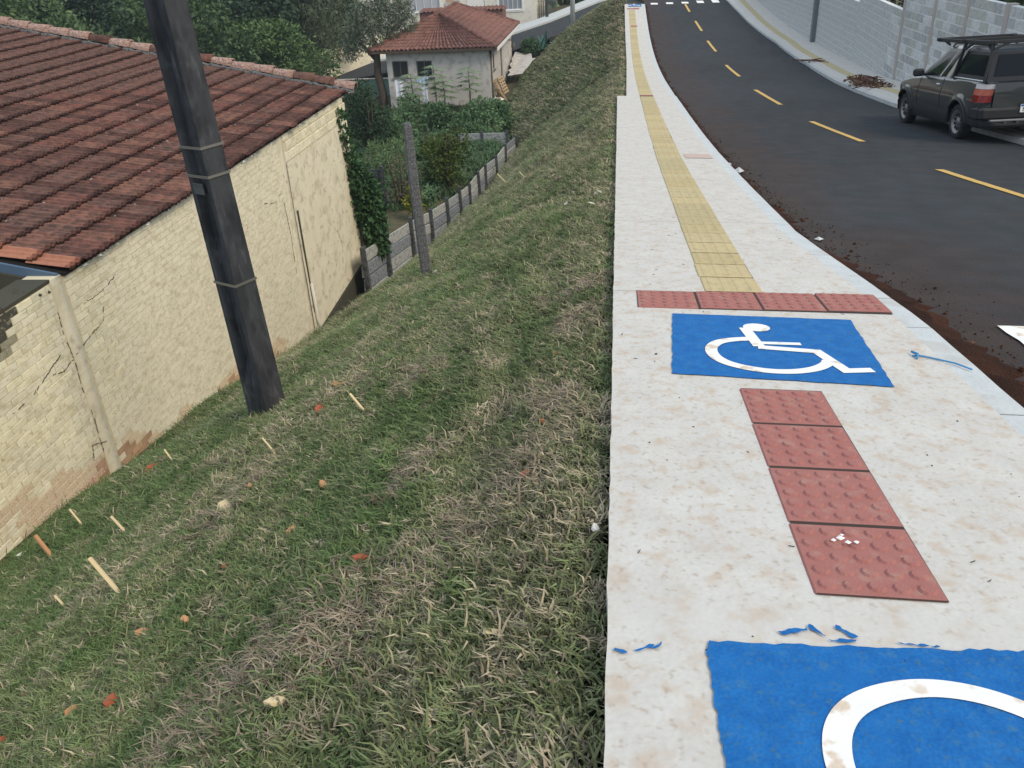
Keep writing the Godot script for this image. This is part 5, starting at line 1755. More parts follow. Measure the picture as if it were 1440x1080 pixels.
func build_garden():
	var dk := Color(0.026, 0.052, 0.026)
	var gr := Color(0.060, 0.120, 0.055)
	var lt := Color(0.120, 0.195, 0.095)
	shrub("dark_shrub", "dense very dark shrub beside the far corner of the cream building", Vector3(-8.7, -6.0, -30.0), 2.0, 2.9, 5000, 0.11, dk, Color(0.045, 0.075, 0.042))
	shrub("dark_shrub", "dark shrub touching the turquoise wall above the cream building's corner", Vector3(-10.0, -6.2, -33.5), 1.8, 2.7, 4000, 0.12, dk, Color(0.05, 0.085, 0.045))
	shrub("citrus_tree", "dark glossy citrus bush with yellow green tips behind the plank fence", Vector3(-4.95, -5.9, -24.2), 1.7, 2.75, 7000, 0.085, Color(0.028, 0.055, 0.022), Color(0.110, 0.145, 0.036))
	shrub("dry_shrub", "thin brownish dry shrub left of the lichen covered post", Vector3(-5.55, -5.3, -21.4), 1.1, 1.95, 1500, 0.07, Color(0.10, 0.085, 0.065), Color(0.15, 0.15, 0.09), 0.4)
	shrub("yellow_green_shrub", "small bright yellow green leafed plant in front of the dry shrub", Vector3(-4.98, -5.2, -20.4), 0.5, 1.0, 500, 0.09, Color(0.10, 0.13, 0.015), Color(0.22, 0.22, 0.03))
	shrub("tall_weeds", "tall light green weeds above the dark back fence", Vector3(-7.1, -5.9, -26.2), 2.2, 1.5, 4000, 0.16, Color(0.08, 0.14, 0.065), Color(0.15, 0.22, 0.10), 0.16)
	var mass := [["broad green bush left of the fence's far end, nearest the small house wall", -7.4, -7.0, 37.0, 2.3, 2.6], ["rounded green bush at the right of the garden beside the grass slope", -5.9, -6.8, 36.0, 2.1, 2.4], ["green bush furthest right against the grass slope", -5.15, -6.75, 37.2, 1.4, 2.1], ["green bush in the middle of the garden below the towels", -8.7, -6.7, 35.0, 2.3, 2.1], ["green bush behind the middle one below the washing", -9.3, -6.9, 39.0, 2.4, 2.2], ["green bush at the left of the garden beside the dark shrub", -9.0, -6.4, 32.5, 1.8, 2.0], ["low green bush in front of the garden bushes, right above the fence", -5.2, -6.5, 33.2, 1.8, 1.6], ["low green bush behind the citrus bush", -6.4, -6.3, 29.5, 2.0, 1.7]]
	for e in mass:
		shrub("garden_bush", e[0], Vector3(e[1], e[2] - 0.1, -e[3]), e[4], e[5] * 0.78, 4500, 0.15, gr * rng.randf_range(0.9, 1.25), lt * rng.randf_range(0.85, 1.25), 0.45, 0.0, "green bushes in the garden")
	var wd := tuft(31, 18, 0.30, 0.18, 0.8, 0.016)
	var wb := PackedFloat32Array()
	var wn := 0
	for i in 2600:
		var s := 14.6 + 29.0 * rng.randf()
		var x := curve(BB, s, 1) - 0.15 - 8.0 * pow(rng.randf(), 1.3)
		if s > 15.5 and s < 20.9 and x > -7.0 and rng.randf() < 0.93: continue
		if s < 15.8 and x < -4.7: continue
		var a := rng.randf() * TAU
		var k := rng.randf_range(0.5, 1.4)
		var c := gr.lerp(lt, rng.randf()) * rng.randf_range(0.6, 1.2)
		wb.append_array([cos(a) * k, 0, sin(a) * k, x, 0, k, 0, terrain_y(x, s), -sin(a) * k, 0, cos(a) * k, -s, c.r, c.g, c.b, 1.0])
		wn += 1
	stuff(tag(multi("garden_weeds", wd, mats["grass"], self, wb, wn), "rank green weeds covering the garden behind the plank fence", "weeds"))
	# big leafed plants with upright stems
	var pl := [["tall plant with finger shaped leaves in front of the right window of the small house", -8.75, -6.8, 42.2, 2.2], ["tall finger leafed plant between the garden bushes left of centre", -9.6, -6.7, 41.0, 1.9], ["finger leafed plant against the plain part of the small house wall", -7.1, -6.8, 42.3, 2.0], ["pale finger leafed plant beside the white cloth", -8.2, -6.8, 41.5, 1.7]]
	for e in pl:
		var o := thing("leafy_stem_plant", e[0], "plant", Vector3(e[1], e[2], -e[3]), "big leafed garden plants")
		var st := M.new(true)
		st.tube([Vector3(0, -0.2, 0), Vector3(0.04, e[4] * 0.5, 0), Vector3(0, e[4], 0)], [0.035, 0.03, 0.015], 6)
		obj("stem", st.done(), mats["bark"], o)
		for k in 16:
			var a := k * 2.4
			var f := M.new()
			for j in 7:
				var b := (j - 3) * 0.42
				var dir := Vector3(cos(b), -0.25, sin(b))
				var side := Vector3(-sin(b), 0, cos(b)) * 0.055
				var base := Vector3(0.3, 0.1, 0)
				f.tint(Color(0.09, 0.15, 0.075).lerp(Color(0.20, 0.24, 0.15), rng.randf()))
				f.quad(base, base + dir * 0.2 + side, base + dir * 0.46, base + dir * 0.2 - side)
			f.bar(Vector3.ZERO, Vector3(0.3, 0.1, 0), 0.012, 0.012)
			obj("leaf", f.done(), mats["leaf"], o, Transform3D(Basis(Vector3.UP, a), Vector3(0, e[4] * (0.45 + 0.55 * k / 16.0), 0)))
	# blue green agave at the top of the bank
	var ag := thing("agave_clump", "blue green agave like clump at the head of the slope near the far street", "agave", Vector3(-4.6, bank_y(-4.6, 54.6) - 0.05, -54.6))
	for k in 26:
		var a := k * 2.399
		var e := 0.35 + 0.9 * (k / 26.0)
		var l := rng.randf_range(0.8, 1.3)
		var m := M.new()
		var d := Vector3(cos(e), sin(e), 0)
		m.tint(Color(0.05, 0.12, 0.10) * rng.randf_range(0.7, 1.7))
		m.loft([Vector3(0.02, 0, -0.06), Vector3(0.02, 0, 0.06), Vector3(0.02, 0.03, 0)], [d * l * 0.6 + Vector3(0, 0, -0.07), d * l * 0.6 + Vector3(0, 0, 0.07), d * l * 0.6 + Vector3(0, 0.03, 0)])
		m.loft([d * l * 0.6 + Vector3(0, 0, -0.07), d * l * 0.6 + Vector3(0, 0, 0.07), d * l * 0.6 + Vector3(0, 0.03, 0)], [d * l + Vector3(0, 0, -0.008), d * l + Vector3(0, 0, 0.008), d * l + Vector3(0, 0.008, 0)])
		obj("leaf", m.done(), mats["leaf"], ag, Transform3D(Basis(Vector3.UP, a), Vector3(rng.randf_range(-0.35, 0.35), 0, rng.randf_range(-0.5, 0.5))))
	shrub("low_bush", "small green bush growing beside the agave clump at the head of the slope", Vector3(-5.1, curve(BB, 53.4, 2) - 0.05, -53.6), 1.3, 1.1, 2500, 0.13, gr, lt)
	# ivy on the corner of the cream building
	var iv := thing("ivy", "dark green ivy climbing the far corner of the cream building", "ivy", Vector3(-4.86, -3.4, -15.3))
	var vs := M.new(true)
	vs.tube([Vector3(0.03, -1.2, 0.1), Vector3(0.04, -0.4, 0.0), Vector3(0.03, 0.5, 0.15), Vector3(0.03, 1.5, 0.3)], [0.03, 0.025, 0.02, 0.01], 6)
	obj("stem", vs.done(), mats["bark"], iv)
	var ib := []
	for q in [[0.05, 0.55, 0.0, 0.22], [0.08, 0.3, -0.1, 0.27], [0.12, 0.0, -0.15, 0.30], [0.15, -0.3, -0.2, 0.26], [0.2, -0.62, -0.25, 0.2], [0.25, -0.85, -0.3, 0.17], [0.03, 0.85, 0.12, 0.13], [0.02, 1.15, 0.2, 0.10], [0.02, 1.45, 0.28, 0.09], [0.0, 1.75, 0.33, 0.07]]:
		ib.append([Vector3(q[0], q[1], q[2]), q[3] * 1.25, 1.1])
	obj("foliage", foliage(77, 4200, ib, 0.085, Color(0.026, 0.065, 0.028), Color(0.065, 0.125, 0.055), 0.8, 0.6), mats["leaf"], iv)

# ---- plank fences
func build_fences():
	var f := thing("plank_fence", "weathered grey concrete plank fence running along the foot of the slope", "fence")
	var fc2: StandardMaterial3D = mats["fence concrete"].duplicate()
	fc2.albedo_color = Color(0.86, 0.87, 0.9)
	var fc3: StandardMaterial3D = mats["fence concrete"].duplicate()
	fc3.albedo_color = Color(1.08, 1.07, 1.04)
	var ss := [14.45, 15.85, 17.7, 19.45, 21.15, 22.7, 24.05, 25.4, 26.6, 28.6, 30.6, 33.1]
	var tp := [-3.98, -4.18, -4.46, -4.78, -5.05, -5.25, -5.42, -5.46, -5.52, -5.76, -5.83, -6.07]
	var tops := [0.05, 0.03, 0.06, 0.02, 0.07, 0.12, 0.0, 0.05, 0.02, 0.04, 0.03, 0.02]
	var pts := []
	for i in ss.size():
		var x := lerpf(-4.61, -3.88, (ss[i] - 14.45) / 18.65)
		pts.append(Vector3(x, tp[i], -ss[i]))
	for i in pts.size():
		var m := M.new()
		var p: Vector3 = pts[i]
		m.bx(Vector3(0, -0.6 + tops[i] / 2.0, 0), Vector3(0.085, 1.3 + tops[i], 0.09), 0.01)
		obj("post", m.done(), mats["fence post"], f, Transform3D(Basis(Vector3.BACK, rng.randf_range(-0.03, 0.03)) * Basis(Vector3.RIGHT, rng.randf_range(-0.03, 0.03)), p + Vector3(0.02, 0, 0)))
		if i == pts.size() - 1: break
		var q: Vector3 = pts[i + 1]
		for k in 4:
			var b := M.new()
			var dy := Vector3(-0.03, -0.13 - k * 0.262, 0)
			b.bar(p + dy + Vector3(0, rng.randf_range(-0.006, 0.006), 0), q + dy + Vector3(0, rng.randf_range(-0.006, 0.006), 0), 0.035 + 0.02 * (k % 2), 0.225, 0.006)
			obj("plank", b.done(), [mats["fence concrete"], fc2, fc3][rng.randi() % 3], f)
	var g := thing("back_fence", "short dark grey plank fence behind the bare earth, beside the ivy", "fence")
	for i in 4:
		var m := M.new()
		m.bx(Vector3(-9.2 + i * 1.08, -4.75, -21.2), Vector3(0.1, 1.3, 0.1), 0.01)
		obj("post", m.done(), mats["fence dark"], g)
		if i < 3:
			for k in 3:
				var b := M.new()
				b.bx(Vector3(-8.66 + i * 1.08, -4.32 - k * 0.28, -21.2), Vector3(0.98, 0.265, 0.04), 0.008)
				obj("plank", b.done(), mats["fence dark"], g)
	var h := thing("cross_fence", "bluish grey plank fence meeting the long fence near its far end", "fence")
	for i in 3:
		var m := M.new()
		m.bx(Vector3(-6.0 + i * 0.95, -6.2, -32.3), Vector3(0.1, 1.1, 0.1), 0.01)
		obj("post", m.done(), mats["fence post"], h)
		if i < 2:
			for k in 3:
				var b := M.new()
				b.bx(Vector3(-5.525 + i * 0.95, -5.85 - k * 0.27, -32.3), Vector3(0.86, 0.255, 0.04), 0.008)
				obj("plank", b.done(), mats["fence concrete"], h)

# ---- poles
func build_poles():
	var at := Vector3(-2.80, bank_y(-2.80, 5.76) - 0.25, -5.76)
	var p := thing("utility_pole", "massive dark weathered concrete utility pole standing on the slope before the cream wall", "pole", at)
	p.transform = Transform3D(Basis(Vector3.BACK, 0.036) * Basis(Vector3.UP, -0.50), at)
	var hgt := 9.5
	var sec := []
	var a := 0.128
	var b := 0.098
	for q in [[-1, 1], [-0.62, 1], [-0.40, 0.45], [0.40, 0.45], [0.62, 1], [1, 1], [1, -1], [0.62, -1], [0.40, -0.45], [-0.40, -0.45], [-0.62, -1], [-1, -1]]:
		sec.append(Vector2(q[0] * a, q[1] * b))
	var m := M.new()
	var lv := [0.0, 0.55, 0.75, 3.0, 6.0, hgt]
	for i in lv.size() - 1:
		var k0: float = 1.0 - 0.040 * lv[i]
		var k1: float = 1.0 - 0.040 * lv[i + 1]
		for j in sec.size():
			var u: Vector2 = sec[j]
			var v: Vector2 = sec[(j + 1) % sec.size()]
			# the channel closes near the ground
			var c0 := Vector2(1, 1)
			var u0 := u
			var v0 := v
			var u1 := u
			var v1 := v
			if i == 0:
				u0 = close_channel(u, a, b); v0 = close_channel(v, a, b); u1 = u0; v1 = v0
			elif i == 1:
				u0 = close_channel(u, a, b); v0 = close_channel(v, a, b)
			m.quad(Vector3(u0.x * k0, lv[i], u0.y * k0), Vector3(u1.x * k1, lv[i + 1], u1.y * k1), Vector3(v1.x * k1, lv[i + 1], v1.y * k1), Vector3(v0.x * k0, lv[i], v0.y * k0))
	var kt := 1.0 - 0.040 * hgt
	m.quad(Vector3(-a * kt, hgt, -b * kt), Vector3(a * kt, hgt, -b * kt), Vector3(a * kt, hgt, b * kt), Vector3(-a * kt, hgt, b * kt))
	obj("shaft", m.done(), mats["dark pole"], p)
	for y in [1.41, 2.22, 2.42]:
		var k: float = 1.0 - 0.040 * y
		var s := M.new()
		var t := 0.008 if y != 2.28 else 0.005
		var w := 0.018 if y != 2.28 else 0.008
		s.bx(Vector3(0, y, b * k + t / 2), Vector3(a * k * 2 + t * 2, w, t))
		s.bx(Vector3(0, y, -b * k - t / 2), Vector3(a * k * 2 + t * 2, w, t))
		s.bx(Vector3(a * k + t / 2, y, 0), Vector3(t, w, b * k * 2))
		s.bx(Vector3(-a * k - t / 2, y, 0), Vector3(t, w, b * k * 2))
		obj("steel_band", s.done(), mats["steel band"], p)
	var pt := M.new()
	pt.bx(Vector3(-0.02, 2.13, b * 0.915 + 0.006), Vector3(0.11, 0.08, 0.012), 0.003)
	obj("number_plate", pt.done(), mats["fence post"], p)
	# lichen covered post by the fence
	var q := thing("lichen_post", "slim grey concrete post spotted with lichen standing before the plank fence", "post", Vector3(-2.42, bank_y(-2.42, 10.2) - 0.2, -10.2))
	var pm := M.new()
	var sec2 := []
	for e in [[-1, 0.7], [-0.7, 1], [0.7, 1], [1, 0.7], [1, -0.7], [0.7, -1], [-0.7, -1], [-1, -0.7]]: sec2.append(Vector2(e[0], e[1]))
	var lv2 := [[0.0, 0.068, 0.0], [0.7, 0.064, -0.01], [1.5, 0.058, -0.012], [2.10, 0.05, 0.0], [2.16, 0.04, 0.0]]
	for i in lv2.size() - 1:
		var r0 := []
		var r1 := []
		for e in sec2:
			r0.append(Vector3(e.x * lv2[i][1] + lv2[i][2], lv2[i][0], e.y * lv2[i][1]))
			r1.append(Vector3(e.x * lv2[i + 1][1] + lv2[i + 1][2], lv2[i + 1][0], e.y * lv2[i + 1][1]))
		pm.loft(r0, r1, false, i == lv2.size() - 2)
	obj("shaft", pm.done(), mats["lichen post"], q)
	var iron := M.new()
	iron.bar(Vector3(-0.02, 2.18, 0.01), Vector3(-0.03, 2.27, 0.01), 0.012, 0.012)
	iron.bar(Vector3(0.025, 2.18, -0.01), Vector3(0.02, 2.25, -0.01), 0.012, 0.012)
	obj("iron_stub", iron.done(), mats["dark gap"], q)
	q.rotation = Vector3(0, 0.3, 0.03)
	# street posts by the far street
	for e in [[Vector3(-2.9, -4.75, -58.9), 7.5, 0.16, "white plastic", "pale concrete street post at the head of the grass slope"], [Vector3(-5.15, -5.3, -67.0), 7.0, 0.11, "fence post", "thin dark street post on the far pavement before the cream house"]]:
		var o := thing("street_post", e[3 + 1], "post", e[0])
		var pm2 := M.new(true)
		pm2.tube([Vector3(0, -0.4, 0), Vector3(0, e[1] * 0.5, 0), Vector3(0, e[1], 0)], [e[2], e[2] * 0.85, e[2] * 0.7], 10)
		obj("shaft", pm2.done(), mats["clean concrete"] if e[2] > 0.12 else mats["fence post"], o)
		var cp := M.new(true)
		cp.tube([Vector3(0, e[1], 0), Vector3(0, e[1] + 0.06, 0)], [e[2] * 0.75, e[2] * 0.6], 10)
		obj("cap", cp.done(), mats["fence post"], o)

func close_channel(v: Vector2, a: float, b: float) -> Vector2:
	if absf(v.y) < b * 0.9: return Vector2(v.x, signf(v.y) * b * 0.995)
	return v

# ---- pickup: x right, y up, forward is -z, rear axle at z 0
func hw(y: float, z: float) -> float:
	var w := 0.80
	if y < 0.55: w = lerpf(0.755, 0.80, clampf((y - 0.2) / 0.35, 0, 1))
	elif y > 0.72: w = lerpf(0.80, 0.735, clampf((y - 0.72) / 0.28, 0, 1))
	w -= 0.16 * pow(clampf((-z - 2.75) / 0.55, 0, 1), 2.0)
	w -= 0.05 * pow(clampf((z - 0.45) / 0.3, 0, 1), 2.0)
	for c in [0.0, -2.55]:
		var d := Vector2(z - c, y - 0.3).length()
		w += 0.028 * clampf(1.0 - absf(d - 0.38) / 0.09, 0, 1)
	return w
func top_line(z: float) -> float:
	return curve([[-3.3, 0.60], [-3.2, 0.70], [-2.9, 0.80], [-2.4, 0.89], [-1.95, 0.955], [-0.9, 0.985], [0.76, 1.0]], z)
func sill(z: float) -> float:
	var y := 0.22 if z < 0.35 else 0.30
	for c in [0.0, -2.55]:
		var d := absf(z - c)
		if d < 0.365: y = maxf(y, 0.3 + sqrt(0.365 * 0.365 - d * d))
	return y

func build_pickup():
	var zc := -14.18
	var dydz := (P(16.8) - P(14.25)) / 2.55
	var car := thing("pickup", "dark grey pickup with black bed cover and roof rack, parked half on the sidewalk", "pickup")
	var xx := 5.90
	var base_l := RY(5.25, 14.25)
	var roll := 0.018
	var f := Vector3(0, dydz, -1).normalized()
	var zb := -f
	var rx := Vector3(cos(roll), sin(roll), 0)
	var ry := zb.cross(rx).normalized()
	rx = ry.cross(zb).normalized()
	car.transform = Transform3D(Basis(rx, ry, zb), Vector3(xx, base_l + 0.012, zc))
	car.basis = Basis(Vector3.UP, 0.045) * car.basis.scaled_local(Vector3(0.885, 0.875, 0.885))
	var paint := mat("graphite paint", lin(0.022, 0.026, 0.028), 0.3, 0.15)
	paint.clearcoat_enabled = true
	paint.clearcoat = 0.9
	paint.clearcoat_roughness = 0.06
	var plastic := mat("black plastic", lin(0.018, 0.019, 0.021), 0.55)
	var cover := mat("bed cover", lin(0.007, 0.009, 0.016), 0.3)
	var glass := mat("car glass", lin(0.006, 0.008, 0.012), 0.05, 0.0, false, 0.3)
	var chrome := mat("bright trim", lin(0.55, 0.56, 0.57), 0.25, 0.7)
	var rubber := mat("rubber", lin(0.016, 0.016, 0.017), 0.85)
	var alloy := mat("wheel silver", lin(0.22, 0.22, 0.23), 0.4, 0.7)
	var red := mat("red lens", lin(0.24, 0.014, 0.014), 0.15)
	var amber := mat("amber lens", lin(0.42, 0.09, 0.05), 0.15)
	var clear := mat("clear lens", lin(0.55, 0.50, 0.50), 0.15)
	# shell
	var m := M.new(true)
	var zs := []
	var z := -3.27
	while z < 0.765:
		zs.append(z)
		z += 0.03
	zs.append(0.765)
	for sd in [-1.0, 1.0]:
		for i in zs.size() - 1:
			for j in 14:
				var q := []
				for k in [[0, 0], [1, 0], [1, 1], [0, 1]]:
					var zz: float = zs[i + k[0]]
					var y := lerpf(sill(zz), top_line(zz), float(j + k[1]) / 14)
					q.append(Vector3(sd * hw(y, zz), y, zz))
				m.qout(q[0], q[1], q[2], q[3], Vector3(0, q[0].y, q[0].z))
	# bonnet and deck between the sides
	for i in zs.size() - 1:
		for j in 10:
			var q := []
			for k in [[0, 0], [1, 0], [1, 1], [0, 1]]:
				var zz: float = zs[i + k[0]]
				var y := top_line(zz)
				var u: float = (j + k[1]) / 5.0 - 1.0
				q.append(Vector3(u * hw(y, zz), y + 0.035 * (1.0 - u * u) * (1.0 if zz < -1.9 else 0.2), zz))
			m.qout(q[0], q[1], q[2], q[3], Vector3(q[0].x, 0, q[0].z))
	# nose and tail
	for e in [-3.27, 0.765]:
		for j in 12:
			for k in 8:
				var q := []
				for t in [[0, 0], [1, 0], [1, 1], [0, 1]]:
					var y := lerpf(sill(e), top_line(e), (j + t[0]) / 12.0)
					var u: float = (k + t[1]) / 4.0 - 1.0
					q.append(Vector3(u * hw(y, e), y, e + signf(e) * 0.05 * (1.0 - u * u)))
				m.qout(q[0], q[1], q[2], q[3], Vector3(0, 0.5, -1.0))
	obj("body", m.done(), paint, car)
	# inner wheel wells and floor
	var uf := M.new()
	uf.bx(Vector3(0, 0.42, -1.27), Vector3(1.36, 0.34, 3.9))
	uf.bx(Vector3(0.25, 0.26, 0.45), Vector3(0.5, 0.16, 0.4), 0.03)
	obj("underbody", uf.done(), plastic, car)
	# cab
	var cb := M.new(true)
	var lo := [Vector3(-0.735, 0.95, -2.0), Vector3(0.735, 0.95, -2.0), Vector3(0.735, 0.985, -0.62), Vector3(-0.735, 0.985, -0.62)]
	var hi := [Vector3(-0.555, 1.46, -1.26), Vector3(0.555, 1.46, -1.26), Vector3(0.575, 1.475, -0.40), Vector3(-0.575, 1.475, -0.40)]
	var cab := M.new()
	cab.loft(lo, hi, false, true)
	var rf := [Vector3(-0.47, 1.505, -1.12), Vector3(0.47, 1.505, -1.12), Vector3(0.49, 1.515, -0.44), Vector3(-0.49, 1.515, -0.44)]
	cab.loft(hi, rf, false, true)
	obj("cab", cab.done(), paint, car)
	for sd in [-1.0, 1.0]:
		var bl := func(u, v): # u along z 0..1 from front to rear, v up
			var p0: Vector3 = lo[0].lerp(lo[3], u)
			var p1: Vector3 = hi[0].lerp(hi[3], u)
			var p := p0.lerp(p1, v)
			return Vector3(p.x * -sd - sd * -0.0, p.y, p.z) if sd > 0 else Vector3(p.x, p.y, p.z)
		var sgn := Vector3(0.006 * sd, 0.002, 0)
		var w1 := M.new()
		var r0 := []
		for e in [[0.10, 0.05], [0.60, 0.05], [0.56, 0.90], [0.13, 0.90]]: r0.append(bl.call(e[0], e[1]) + sgn)
		var r1 := []
		for p in r0: r1.append(p - sgn * 2.0)
		w1.loft(r1, r0, false, true)
		var wn := obj("side_window", w1.done(), glass, car)
		var w2 := M.new()
		r0 = []
		for e in [[0.66, 0.05], [0.80, 0.05], [0.74, 0.88], [0.63, 0.88]]: r0.append(bl.call(e[0], e[1]) + sgn)
		r1 = []
		for p in r0: r1.append(p - sgn * 2.0)
		w2.loft(r1, r0, false, true)
		obj("side_window", w2.done(), glass, car)
		var tr := M.new()
		tr.bar(bl.call(0.64, 0.04) + sgn, bl.call(0.60, 0.92) + sgn, 0.012, 0.03)
		tr.bar(bl.call(0.92, 0.02) + sgn, bl.call(0.90, 0.95) + sgn, 0.02, 0.07, 0.006)
		tr.bar(bl.call(0.08, 0.02) + sgn, bl.call(0.62, 0.02) + sgn, 0.012, 0.014)
		obj("window_trim", tr.done(), chrome, car)
		# door seams, handle, mirror, side rubbing strip
		for e in [[-1.93, 0.93, -1.98, 0.32], [-0.86, 0.97, -0.84, 0.30]]:
			var sm := M.new()
			var prev := Vector3.ZERO
			for k in 9:
				var y := lerpf(e[1], e[3], k / 8.0)
				var zz := lerpf(e[0], e[2], k / 8.0)
				var p := Vector3(sd * (hw(y, zz) + 0.001), y, zz)
				if k > 0: sm.bar(prev, p, 0.006, 0.008)
				prev = p
			obj("door_seam", sm.done(), plastic, car)
		var hd := M.new()
		hd.bx(Vector3(sd * (hw(0.86, -1.05) + 0.015), 0.86, -1.02), Vector3(0.03, 0.035, 0.16), 0.008)
		obj("door_handle", hd.done(), chrome, car)
		var mi := M.new()
		mi.bx(Vector3(sd * 0.88, 1.03, -1.78), Vector3(0.2, 0.14, 0.1), 0.035)
		mi.bx(Vector3(sd * 0.77, 0.99, -1.78), Vector3(0.1, 0.05, 0.06), 0.01)
		obj("mirror", mi.done(), plastic, car)
		var cl := M.new(true)
		var prv := []
		for k in 60:
			var zz := -2.17 + 1.80 * k / 59.0
			var row := []
			for y in [0.21, 0.24, 0.40, 0.46]:
				row.append(Vector3(sd * (hw(y, zz) + (0.0 if y == 0.46 or y == 0.21 else 0.012)), y, zz))
			if prv.size():
				for t in 3: cl.qout(row[t], row[t + 1], prv[t + 1], prv[t], Vector3(0, row[t].y, zz))
			prv = row
		obj("side_cladding", cl.done(), plastic, car)
		# arch lips
		for c in [0.0, -2.55]:
			var al := M.new(true)
			var pts := []
			var rad := []
			for k in 15:
				var a := -0.12 + (PI + 0.24) * k / 14.0
				var zz: float = c - cos(a) * 0.375
				var y := 0.3 + sin(a) * 0.375
				pts.append(Vector3(sd * (hw(y, zz) + 0.004), y, zz))
				rad.append(0.024)
			al.tube(pts, rad, 6)
			obj("arch_lip", al.done(), plastic, car)
		# lamps at the back corner
		var tl := M.new()
		var outer := func(y, zz): return Vector3(sd * (hw(y, zz) + 0.006), y, zz)
		for q in [[0.68, 0.785, "red"], [0.79, 0.885, "amber"], [0.89, 0.965, "clear"]]:
			var l := M.new(true)
			var y0: float = q[0]
			var y1: float = q[1]
			var ring := []
			for y in [y0, y1]:
				var r := []
				r.append(outer.call(y, 0.50))
				r.append(outer.call(y, 0.66))
				r.append(Vector3(sd * (hw(y, 0.765) - 0.0), y, 0.775))
				r.append(Vector3(sd * (hw(y, 0.765) - 0.13), y, 0.80))
				ring.append(r)
			for k in 3: l.qout(ring[0][k], ring[0][k + 1], ring[1][k + 1], ring[1][k], Vector3(0, y0, 0.3))
			obj("tail_lamp", l.done(), red if q[2] == "red" else amber if q[2] == "amber" else clear, car)
		var hl := M.new()
		hl.bx(Vector3(sd * 0.5, 0.68, -3.28), Vector3(0.32, 0.14, 0.12), 0.04)
		obj("headlight", hl.done(), clear, car)
	var ws := M.new()
	var o := Vector3(0, 0.004, -0.006)
	ws.loft([Vector3(-0.66, 1.0, -1.93) + o, Vector3(0.66, 1.0, -1.93) + o, Vector3(0.53, 1.43, -1.30) + o, Vector3(-0.53, 1.43, -1.30) + o], [Vector3(-0.66, 1.0, -1.93) - o, Vector3(0.66, 1.0, -1.93) - o, Vector3(0.53, 1.43, -1.30) - o, Vector3(-0.53, 1.43, -1.30) - o])
	obj("windscreen", ws.done(), glass, car)
	# bed cover with tinted sides
	var bc := M.new()
	var c0 := [Vector3(-0.725, 1.0, -0.58), Vector3(0.725, 1.0, -0.58), Vector3(0.715, 1.0, 0.76), Vector3(-0.715, 1.0, 0.76)]
	var c1 := [Vector3(-0.60, 1.45, -0.38), Vector3(0.60, 1.45, -0.38), Vector3(0.60, 1.45, 0.62), Vector3(-0.60, 1.45, 0.62)]
	var c2 := [Vector3(-0.52, 1.50, -0.32), Vector3(0.52, 1.50, -0.32), Vector3(0.52, 1.50, 0.55), Vector3(-0.52, 1.50, 0.55)]
	bc.loft(c0, c1, true, false)
	bc.loft(c1, c2, false, true)
	obj("bed_cover", bc.done(), cover, car)
	var rg := M.new()
	var ob := Vector3(0, 0.003, 0.008)
	rg.loft([Vector3(-0.60, 1.08, 0.735) + ob, Vector3(0.60, 1.08, 0.735) + ob, Vector3(0.52, 1.41, 0.632) + ob, Vector3(-0.52, 1.41, 0.632) + ob], [Vector3(-0.60, 1.08, 0.735) - ob, Vector3(0.60, 1.08, 0.735) - ob, Vector3(0.52, 1.41, 0.632) - ob, Vector3(-0.52, 1.41, 0.632) - ob])
	obj("rear_window", rg.done(), glass, car)
	for sd in [-1.0, 1.0]:
		var sg := M.new()
		var os := Vector3(0.006 * sd, 0.002, 0)
		var r0 := [Vector3(sd * 0.702, 1.08, -0.46) + os, Vector3(sd * 0.695, 1.08, 0.60) + os, Vector3(sd * 0.612, 1.40, 0.50) + os, Vector3(sd * 0.612, 1.40, -0.34) + os]
		var r1 := []
		for p in r0: r1.append(p - os * 2.0)
		sg.loft(r1, r0, false, true)
		obj("cover_window", sg.done(), glass, car)
		var rl := M.new()
		rl.bx(Vector3(sd * 0.725, 1.012, 0.1), Vector3(0.03, 0.024, 1.24), 0.008)  # light strip stands for the reflection along the bed rail
		obj("bed_rail_reflection", rl.done(), chrome, car)
	# tailgate
	var tg := M.new(true)
	for j in 6:
		for k in 8:
			var q := []
			for t in [[0, 0], [1, 0], [1, 1], [0, 1]]:
				var y := lerpf(0.60, 0.985, (j + t[0]) / 6.0)
				var u: float = (k + t[1]) / 4.0 - 1.0
				q.append(Vector3(u * 0.595, y, 0.828 + 0.028 * (1.0 - u * u) + 0.012 * sin(PI * (j + t[0]) / 6.0)))
			tg.qout(q[0], q[1], q[2], q[3], Vector3(0, 0.8, 0))
	var gate := obj("tailgate", tg.done(), paint, car)
	var th := M.new()
	th.bx(Vector3(0, 0.86, 0.875), Vector3(0.22, 0.05, 0.03), 0.01)
	obj("handle", th.done(), plastic, gate)
	# bumper with a bright step bar
	var bp := M.new()
	bp.bx(Vector3(0, 0.50, 0.80), Vector3(1.56, 0.20, 0.18), 0.04)
	for sd in [-1.0, 1.0]: bp.bx(Vector3(sd * 0.755, 0.50, 0.6), Vector3(0.09, 0.2, 0.32), 0.03)
	obj("rear_bumper", bp.done(), plastic, car)
	var sb := M.new()
	sb.bar(Vector3(-0.66, 0.40, 0.93), Vector3(0.66, 0.40, 0.93), 0.09, 0.035, 0.01)
	for k in [-0.4, -0.2, 0.2, 0.4]: sb.bx(Vector3(k, 0.37, 0.88), Vector3(0.04, 0.05, 0.1), 0.008)
	obj("step_bar", sb.done(), alloy, car)
	var pl := M.new()
	pl.bx(Vector3(0.02, 0.575, 0.900), Vector3(0.40, 0.13, 0.012), 0.004)
	var plate := obj("licence_plate", pl.done(), mats["white frame"], car)
	var bs := M.new()
	bs.bx(Vector3(0.02, 0.623, 0.9085), Vector3(0.39, 0.028, 0.003))
